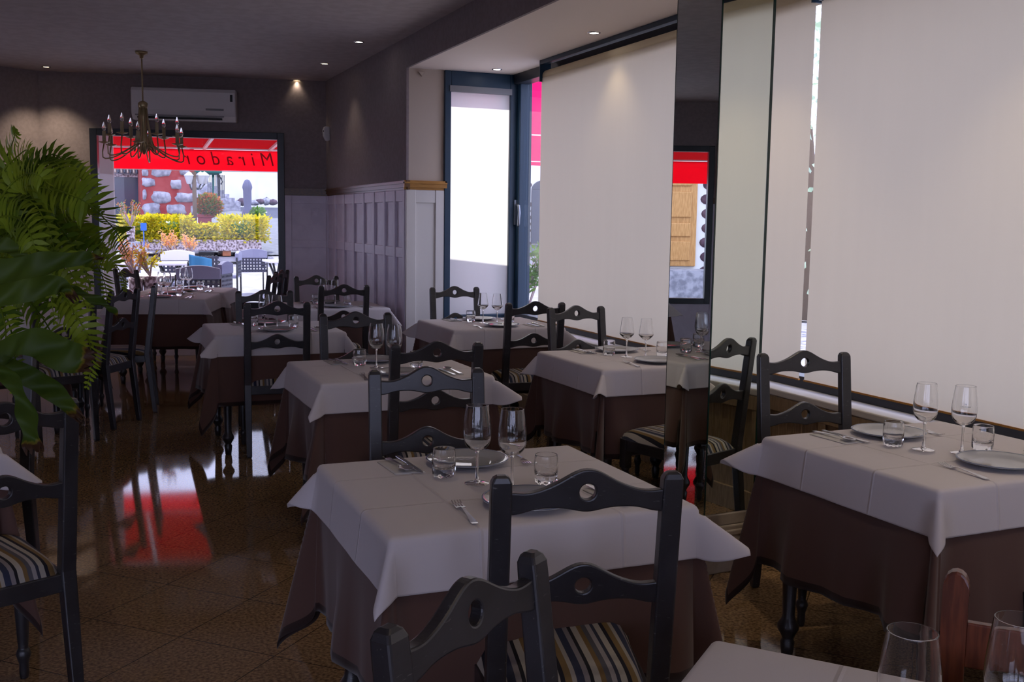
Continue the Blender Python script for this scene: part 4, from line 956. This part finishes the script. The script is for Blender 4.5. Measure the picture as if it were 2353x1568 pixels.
# planter with yellow hedges
x0_, x1_, *_r = pbox(285, 601, 551, 582, 24, 1); z1_ = atY(450, 551, 24).z; z0_ = atY(450, 582, 24).z
pl = empty('stone_planter', ((x0_+x1_)/2, 24.5, 0), 0, 'long speckled granite planter holding the yellow hedges', 'planter')
cxp = (x0_+x1_)/2
q = MB(); q.box(x0_-cxp, x1_-cxp, -.5, .4, z0_+.05, z1_)
q.build('trough', M['granite'], pl, bevel=.02)
for i, t in enumerate((.12, .42, .74, .93)): q = MB(); q.box((x1_-x0_)*(t-.5)-.09, (x1_-x0_)*(t-.5)+.09, -.45, .35, z0_-.06, z0_+.06); q.build('foot', M['terra'], pl)
for u0, u1, v0, v1, lab, sd in ((283, 350, 503, 552, 'yellow-green hedge shrub at the left end of the granite planter', 1), (345, 430, 501, 553, 'yellow hedge shrub in the middle of the granite planter', 2), (420, 492, 520, 553, 'low yellow hedge shrub in front of the dark red planter', 3), (516, 603, 502, 550, 'dense yellow hedge shrub below the closed parasol', 4)):
    a = atY(u0, v1, 24.45); b = atY(u1, v0, 24.45); leafball('hedge_shrub', ((a.x+b.x)/2, 24.45, (a.z+b.z)/2), None, 2600, M['yellowleaf'], lab, leaf=.09, box=((b.x-a.x)/2*1.04, .42, (b.z-a.z)/2), seed=sd, group='yellow hedge shrubs')
p = atY(592, 495, 25.6); leafball('round_shrub', p, (.17, .17, .17), 700, M['greenleaf'], 'small round green shrub right of the closed parasol foot', leaf=.06, seed=9)
# red square planter with ball shrub
a = atY(456, 545, 26.6); b = atY(489, 493, 26.6); rpn = empty('square_planter', ((a.x+b.x)/2, 26.8, 0), 0, 'dark red square planter under the ball-shaped shrub', 'planter')
q = MB(); w_ = (b.x-a.x)/2; q.prism([(-w_*.85, -w_*.85), (w_*.85, -w_*.85), (w_*.85, w_*.85), (-w_*.85, w_*.85)], gz(26.8)-.1, b.z); q.box(-w_, w_, -w_, w_, b.z-.08, b.z); q.build('box', M['redpot'], rpn, bevel=.01)
p = atY(480, 473, 26.8); leafball('ball_shrub', p, (.27, .27, .26), 2200, M['ballleaf'], 'clipped green ball shrub with red tips in the dark red planter', leaf=.07, seed=5)
# closed parasol
p = atY(569, 500, 26.2); zt_ = atY(569, 412, 26.2).z; z0p = gz(26.2)
pa = empty('closed_parasol', (p.x, 26.2, z0p), 0, 'closed lilac-grey parasol standing in front of the white wall', 'parasol')
hh = zt_-z0p; q = MB(); n = 28; prof = [(.20, hh-1.02), (.16, hh-.85), (.095, hh-.66), (.11, hh-.5), (.11, hh-.28), (.135, hh-.2), (.12, hh-.13), (.07, hh-.03), (.0, hh)]
vs = []; fs = []
for r, z in prof:
    for i in range(n): a = 2*pi*i/n; rr = .80*r*(1+.16*cos(a*7)); vs.append((rr*cos(a), rr*sin(a), z))
for j in range(len(prof)-1):
    for i in range(n): fs.append((j*n+i, j*n+(i+1) % n, (j+1)*n+(i+1) % n, (j+1)*n+i))
q.add(vs, fs, True); q.build('canopy', M['parasol'], pa)
q = MB(); q.tube([(0, 0, 0), (0, 0, hh-.1)], .025, 10); q.build('pole', M['bark'], pa); q = MB(); q.lathe([(0, 0), (.22, 0), (.22, .06), (0, .08)], 20); q.build('base', M['greyp'], pa)
# red stone building corner
rb = empty('red_stone_building', (atY(385, 500, 27.5).x, 28, 0), 0, 'red rendered wall with large pale stones left of the street', 'building')
bx = rb.location.x; a = atY(326, 500, 27.5).x-bx; b = atY(449, 500, 27.5).x-bx
q = MB(); q.box(a, b, -.5, .9, 0, 5); q.build('wall', M['redwall'], rb)
q = MB(); rs = random.Random(5)
for (u, v, w, h) in ((371, 393, 42, 26), (341, 419, 28, 21), (405, 424, 25, 20), (371, 453, 44, 28), (425, 455, 42, 23), (348, 480, 38, 26), (405, 482, 44, 23), (425, 395, 22, 18), (333, 395, 14, 20), (332, 447, 9, 22), (443, 483, 9, 20), (443, 425, 10, 16), (350, 507, 30, 14), (412, 508, 38, 12), (371, 360, 40, 24), (420, 350, 38, 24), (338, 370, 24, 20)):
    c = atY(u, v, 27.48); hw, hh_ = w/2/F*28.6, h/2/F*28.6; n = 14; ang = [2*pi*i/n for i in range(n)]; fz_ = [rs.uniform(.82, 1.08) for _ in ang]
    ring = [(c.x-bx+hw*f_*math.copysign(abs(cos(t))**.6, cos(t)), c.z+hh_*f_*math.copysign(abs(sin(t))**.6, sin(t))) for t, f_ in zip(ang, fz_)]
    inner = [((x-(c.x-bx))*.8+c.x-bx, (z-c.z)*.8+c.z) for x, z in ring]
    vs = [(x, -.49, z) for x, z in ring]+[(x, -.55, z) for x, z in inner]
    q.add(vs, [(i, (i+1) % n, n+(i+1) % n, n+i) for i in range(n)]+[tuple(range(n, 2*n))], True)
q.build('stonework', M['stone'], rb)
# left shop building with window and striped roof edge
lb_ = empty('shop_building', (atY(290, 500, 29).x, 29.3, 0), 0, 'pale building with a bluish shop window left of the red stone wall', 'building'); bx = lb_.location.x
a = atY(200, 500, 29).x-bx-3; b = atY(330, 500, 29).x-bx
q = MB(); q.box(a, b, -.3, 2.5, 0, 3.0); q.box(a, b, -.3, 2.5, 3.0, 5); q.build('wall', M['pave'], lb_)
c0 = atY(263, 540, 28.95); c1 = atY(322, 408, 28.95); q = MB(); q.box(c0.x-bx, c1.x-bx, -.36, -.30, c0.z-.1, c1.z); q.build('window', M['shopglass'], lb_)
q = MB(); q.box(c1.x-bx-.04, c1.x-bx+.06, -.40, -.30, c0.z-.1, c1.z+.1); q.box(c0.x-bx-.1, c1.x-bx+.06, -.40, -.30, c1.z, c1.z+.07); q.build('window_frame', M['granite'], lb_)
for k in range(12):
    x = c0.x-bx+k*.075-.02; q = MB(); q.tube([(x, -.75, c1.z+.10), (x, -.3, c1.z+.32)], .022, 8); q.build('roof_tile', (M['shopglass'], M['cream'])[k % 2], lb_)
# white wall, stairs, railing, rocks
q = MB(); a = atY(498, 500, 46).x; b = atY(700, 500, 46).x+6; q.box(a, b, 46, 47, 0, 12); tag(q.build('white_building', M['whitewall']), 'tall white rendered wall at the top of the street', 'building')
stc = empty('stone_stairs', (atY(500, 470, 42).x, 42, 0), 0, 'grey stone stairs climbing left of the white wall', 'stairs'); sxx = stc.location.x
for k in range(7):
    ub = 553-13*k; vb = 473-9*k; b_ = atY(ub, vb, 41+.45*k); t_ = atY(ub, vb-9, 41+.45*k); x_l = atY(455, 480, 42).x
    q = MB(); q.box(x_l-sxx, b_.x-sxx, -1+.45*k, 4, b_.z-.9, t_.z); q.build('step', M['stone'], stc)
q = MB()
for k in range(9):
    u = 478+k*4.6; p0 = atY(u, 455, 40.8); p1 = atY(u, 398+k*.6, 40.8); q.bar((p0.x-sxx, p0.y-42, p0.z), (p1.x-sxx, p1.y-42, p1.z), .03, .03)
p0 = atY(503, 462, 40.8); p1 = atY(501, 400, 40.8); q.bar((p0.x-sxx, p0.y-42, p0.z), (p1.x-sxx, p1.y-42, p1.z), .09, .09)
pts = [atY(u, v, 40.8) for u, v in ((476, 398), (490, 396), (501, 402), (508, 410), (511, 418), (508, 424))]; q.tube([(p.x-sxx, p.y-42, p.z) for p in pts], .03, 6)
q.build('railing', M['iron'], stc)
q = MB(); p0 = atY(443, 397, 39); p1 = atY(506, 389, 39); q.prism([(p0.x, p0.z), (p1.x, p0.z+.0), (p1.x, p0.z+.1), (p0.x, p1.z+.2)], 38.5, 40.5, axis='y')
for x_ in (p0.x+.1, p1.x-.1): q.box(x_-.03, x_+.03, 40.3, 40.36, gz(40.3)-.1, p0.z+.02)
tag(q.build('shop_awning', M['green']), 'dark green canopy edge above the stair railing', 'awning')
rk = random.Random(2)
for k, u in enumerate((545, 556, 585, 598, 612, 627)):
    p = atY(u, 463+rk.uniform(-2, 4), 44); q = MB(); n = 10
    q.sph((0, 0, 0), 1, 10, 7, sc=(rk.uniform(.15, .26), .2, rk.uniform(.10, .17))); q.v = [(x*(1+rk.uniform(-.12, .12)), y, z*(1+rk.uniform(-.2, .2))) for x, y, z in q.v]
    o = q.build('boulder', M['darkstone'] if k % 2 else M['stone']); o.location = p; tag(o, ('pale boulder nearest the stairs below the white wall', 'dark boulder left of the closed parasol', 'pale boulder just right of the closed parasol', 'dark boulder second right of the closed parasol', 'pale boulder third right of the closed parasol', 'dark boulder rightmost below the white wall')[k], 'rock', 'boulders at the foot of the white wall')
# lamp post
p = atY(448, 500, 26.3); lp = empty('street_lamp', (p.x, 26.3, gz(26.3)), 0, 'three-lantern lamp post in front of the red stone wall', 'street lamp')
hp = atY(448, 395, 26.3).z-gz(26.3); q = MB(); q.tube([(0, 0, 0), (0, 0, hp)], .05, 10); q.build('post', M['bark'], lp)
for du, dy_ in ((-13, 0), (13, .1), (22, .5)):
    c = atY(448+du, 410, 26.3+dy_); cx_, cz_ = c.x-p.x, c.z-gz(26.3); q = MB(); q.lathe([(.03, -.14), (.06, -.13), (.12, .06), (.13, .07), (.06, .13), (.0, .17)], 6, (cx_, dy_, cz_)); o = q.build('lantern', M['lampglass'], lp)
    q = MB(); q.tube([(0, 0, cz_-.25), (cx_*.6, dy_*.6, cz_-.27), (cx_, dy_, cz_-.14)], .018, 6); q.build('bracket', M['iron'], o)
# terrace tables and chairs
def weave(q, T, w, z0, z1, nx, nz, t=.03, dep=.02):
    for i in range(nx): x = -w/2+w*(i+.5)/nx; q.box(x-t/2, x+t/2, -dep/2, dep/2, z0, z1, T=T)
    for j in range(nz): z = z0+(z1-z0)*(j+.5)/nz; q.box(-w/2, w/2, -dep/2-.006, dep/2-.006, z-t/2, z+t/2, T=T)
def terrace_chair(u, vt, y, w, a, lab, cover='cushion', z_top=None):
    top = atY(u, vt, y); z0g = gz(y); r = empty('terrace_chair', (top.x, y, z0g), a, lab, 'chair', 'wicker terrace chairs'); ht = top.z-z0g
    ht = max(.78, min(ht, 1.05))
    q = MB(); I = Matrix.Identity(4)
    weave(q, Matrix.Translation((0, 0, 0)), w*.92, ht-.42, ht-.02, 8, 7); q.build('woven_back', M['wicker'], r)
    q = MB(); poly = [(-w/2, ht-.16), (-w/2, ht-.03)]+[(-w/2+w*i/10, ht-.03+.04*sin(pi*i/10)) for i in range(11)]+[(w/2, ht-.16)]
    if cover: q.prism(poly, -.03, .03, axis='y'); q.build('back_cover', M[cover], r, bevel=.01)
    q = MB(); q.box(-w/2, w/2, .0, .48, .38, .44); q.build('seat', M['cushion'], r, bevel=.02)
    for sx in (-1, 1):
        for yy in (0, .46): q = MB(); q.tube([(sx*w/2, yy, 0), (sx*w/2, yy, .42 if yy else ht-.1)], .014, 8); q.build('leg', M['iron'], r)
        q = MB(); q.tube([(sx*w/2, 0, .64), (sx*w/2, .3, .64), (sx*w/2, .44, .58), (sx*w/2, .46, .4)], .014, 8); q.build('armrest', M['iron'], r)
    return r
terrace_chair(455, 612, 13.0, .52, 0, 'grey-backed terrace chair nearest the far window, seen from behind')
terrace_chair(583, 573, 19.5, .48, 0, 'upright terrace chair with open woven back at the right of the terrace')
terrace_chair(548, 578, 18.6, .5, radians(75), 'side-turned terrace chair with a pale cover beside the upright one')
terrace_chair(408, 576, 17.2, .52, pi, 'pale rounded terrace chair behind the terrace table, facing us', 'white')
tc_ = terrace_chair(468, 585, 15.2, .52, .5, 'terrace chair with a blue towel thrown over its back', None)
q = MB(); q.grid([[Vector((-.27+.054*i, -.05+.02*sin(i*1.2), .96-.03*j-.01*i)) for i in range(8)] for j in range(11)]); q.build('towel', M['towel'], tc_, solid=.012)
terrace_chair(518, 602, 14.2, .5, radians(65), 'side-turned terrace chair draped with a lilac blanket', 'parasol')
terrace_chair(262, 600, 14.5, .5, radians(-60), 'white-covered terrace chair at the left edge of the terrace', 'white')
for (u0, u1, v, y, lab) in ((343, 436, 603, 16.2, 'small pale terrace table in front of the rounded chair'), (295, 412, 631, 13.4, 'long white terrace table just outside the far window'), (610, 660, 598, 17, 'terrace table at the right edge of the far window')):
    a = atY(u0, v, y); b = atY(u1, v, y); tt = empty('terrace_table', ((a.x+b.x)/2, y, gz(y)), 0, lab, 'table'); w_ = (b.x-a.x)/2; zt_ = max(.7, min(.80, a.z-gz(y)))
    q = MB(); q.box(-w_, w_, -.35, .35, zt_-.035, zt_); q.build('table_top', M['tabletopo'], tt, bevel=.008)
    for sx in (-1, 1):
        q = MB(); q.tube([(sx*w_*.7, -.25, 0), (-sx*w_*.5, .2, zt_-.03)], .018, 8); q.tube([(sx*w_*.7, .25, 0), (-sx*w_*.5, -.2, zt_-.03)], .018, 8); q.build('leg', M['iron'], tt)
# succulents with orange tips near the glass
def twigs(c, h, n, label, seed, mt='orangeleaf', name='succulent_plant', ls=.05):
    rd = random.Random(seed); r = empty(name, c, 0, label, 'plant', None)
    for k in range(n):
        a = rd.uniform(0, 6.28); l = rd.uniform(.6, 1)*h; e = Vector((cos(a)*l*.45, sin(a)*l*.3, l)); mid = e*.5+Vector((rd.uniform(-.05, .05), 0, 0))
        q = MB(); q.tube([(0, 0, 0), mid, e], [.012, .009, .006], 6); q.build('stem', M['twig'], r)
        q = MB()
        for m_i in range(34):
            t = rd.uniform(.45, 1.05); b = mid*(1-t)*2*.5+e*t if t > .5 else mid; b = mid.lerp(e, min(1, max(0, (t-.4)/.6)))+Vector((rd.uniform(-1, 1), rd.uniform(-1, 1), rd.uniform(-1, 1)))*.045
            d = Vector((rd.uniform(-1, 1), rd.uniform(-1, 1), rd.uniform(-.2, 1))).normalized(); s = d.orthogonal().normalized()
            q.add([b, b+d*ls*.5+s*ls*.22, b+d*ls, b+d*ls*.5-s*ls*.22], [(0, 1, 2, 3)])
        q.build('leaf_cluster', M[mt], r)
    q = MB(); q.lathe([(0, -.30), (.07, -.30), (.085, 0), (.07, 0), (0, -.03)], 16); q.build('pot', M['granite'], r)
    return r
for (u, v, y, h, n, lab, sd, mt) in ((312, 640, 13.0, .42, 9, 'orange-tipped succulent at the left behind the far window', 1, 'orangeleaf'), (345, 635, 13.0, .30, 7, 'yellow-tipped succulent beside the white terrace table', 2, 'yellowleaf'),
        (395, 585, 18.5, .40, 9, 'orange-flowered succulent behind the rounded terrace chair', 3, 'orangeleaf'), (440, 588, 19.0, .36, 8, 'sparse orange succulent in front of the granite planter', 4, 'orangeleaf'), (300, 520, 21.5, .5, 8, 'red-flowered shrub at the left before the shop window', 6, 'ballleaf')):
    p = atY(u, v, y); r = twigs((p.x, y, p.z), h, n, lab, sd, mt)
    g0 = gz(y)
    if p.z-.30 > g0+.02:
        s_ = MB(); s_.box(-.16, .16, -.16, .16, g0-p.z, -.30); s_.build('pedestal', M['stone'], r)
# seen in the side strip
q0 = atY(1228, 500, 9.5); r = twigs((4.42, 10.2, .45), .75, 16, 'glossy green bush seen through the slim gap left of the cream blind', 8, 'greenleaf', 'green_bush', .09)
s_ = MB(); s_.box(-.25, .25, -.25, .25, -.55, -.28); s_.build('pedestal', M['stone'], r)
wb = empty('white_stone_house', (atY(1228, 500, 27).x, 27.3, 0), 0, 'white house with dark red stones and a dark blue door, seen beside the cream blind', 'building'); bx = wb.location.x
q = MB(); q.box(-2.0, 3.5, 0, 2, -.2, 6); q.build('wall', M['whitewall'], wb)
a = atY(1222, 560, 27.2); b = atY(1248, 412, 27.2); q = MB(); q.box(a.x-bx, b.x-bx+.7, -.06, 0, a.z, b.z-.3); q.prism([(a.x-bx+(b.x-a.x+.7)*.5*(1-cos(t)), b.z-.3+.3*sin(t)) for t in [pi*i/12 for i in range(13)]], -.06, 0, axis='y'); q.build('door', M['bluedoor'], wb, bevel=.01)
q = MB(); rs = random.Random(4)
for k in range(12):
    v = 395+k*15; p = atY(1216+rs.uniform(-2, 2), v, 27.25); q.sph((p.x-bx, 0, p.z), 1, 8, 6, sc=(rs.uniform(.05, .10), .03, rs.uniform(.045, .08)))
q.build('stonework', M['darkstone'], wb)
# building seen in the mirror: white wall with dark stones and golden door
mb_o = CA-LN*0; C9 = Vector((CA.x, CA.y, 0))+LN*9.0
# door centre ray hits computed in plan
dc = Vector((-9.20, 16.98, 0)); ang = atan2(LD.y, LD.x)+pi
wh = empty('house_with_wooden_door', (dc.x, dc.y, 0), ang, 'white house with dark stones and a panelled golden wooden door, seen reflected in the column', 'building')
q = MB(); q.box(-4.5, 4, .02, .6, -.2, 5); q.build('wall', M['whitewall'], wh)
DX = .17
q = MB(); q.box(-.42+DX, .42+DX, -.05, .02, .60, 2.75); q.box(.46+DX, 1.3+DX, -.05, .02, .60, 2.75)
for x0_, x1_ in ((-.30, .30), (.58, 1.18)):
    for z0_, z1_ in ((.72, 1.12), (1.22, 1.50), (1.62, 2.15), (2.27, 2.66)): q.box(x0_+DX, x1_+DX, -.085, -.05, z0_, z1_)
q.build('door', M['doorwood'], wh, bevel=.02)
q = MB(); q.sph((.50+DX, -.09, 1.55), .03); q.build('door_knob', M['metal'], wh)
q = MB(); rs = random.Random(14)
for k in range(60):
    x = rs.uniform(-4, -.8); z = .2+k % 12*.30; q.sph((x, .02, z+rs.uniform(-.03, .03)), 1, 8, 6, sc=(rs.uniform(.10, .2), .05, rs.uniform(.09, .13)))
for k in range(12): q.sph((-.50+rs.uniform(-.04, .04), .02, .2+k*.30), 1, 8, 6, sc=(.15, .05, .11))
q.build('stonework', M['darkstone'], wh)
q = MB(); q.box(-4, 4, -.9, .02, -.1, .55); q.build('doorstep', M['stone'], wh)
# second awning, outside window_2
def WL(s, d, z): v = Vector((CA.x, CA.y, 0))+LD*s+LN*d; return Vector((v.x, v.y, z))
aw3 = empty('awning', (0, 0, 0), 0, 'red awning outside the left window, seen reflected in the column', 'awning')
q = MB(); q.grid([[WL(s, 2.1, z) for s in (-.5, 2, 4, 6.5)] for z in (2.05, 2.2, 2.36)]); q.build('valance', M['awn'], aw3)
q = MB(); q.grid([[WL(s, 2.1, 2.38), WL(s, .25, 2.55)] for s in (-.5, 2, 4, 6.5)]); q.build('canopy', M['awnc'], aw3)
q = MB(); q.bar(WL(-.5, 2.1, 2.38), WL(6.5, 2.1, 2.38), .04, .03); q.build('frame', M['white'], aw3)
# left terrace ground is part of terrace_ground; trees beyond the side windows
def tree(c, r, n, lab, seed):
    rt_ = empty('leafy_tree', c, 0, lab, 'tree', 'trees beyond the side windows'); q = MB(); q.tube([(0, 0, 0), (.1, 0, 1.5), (0, .1, 3)], [.16, .12, .08], 10); q.build('trunk', M['bark'], rt_)
    o = leafball('crown', c, r, n, M['glareleaf'], None, leaf=.16, parent=rt_, jag=.9, seed=seed); o.location = (0, 0, 3.2)
tree((10.5, 13.2, 0), (2.2, 2.2, 2.4), 1500, 'leafy tree outside, glimpsed through the gap between the two big blinds', 1)
tree((16.5, 21, 0), (2.4, 2.4, 3.0), 1800, 'leafy tree farther along the street beyond the side windows', 2)
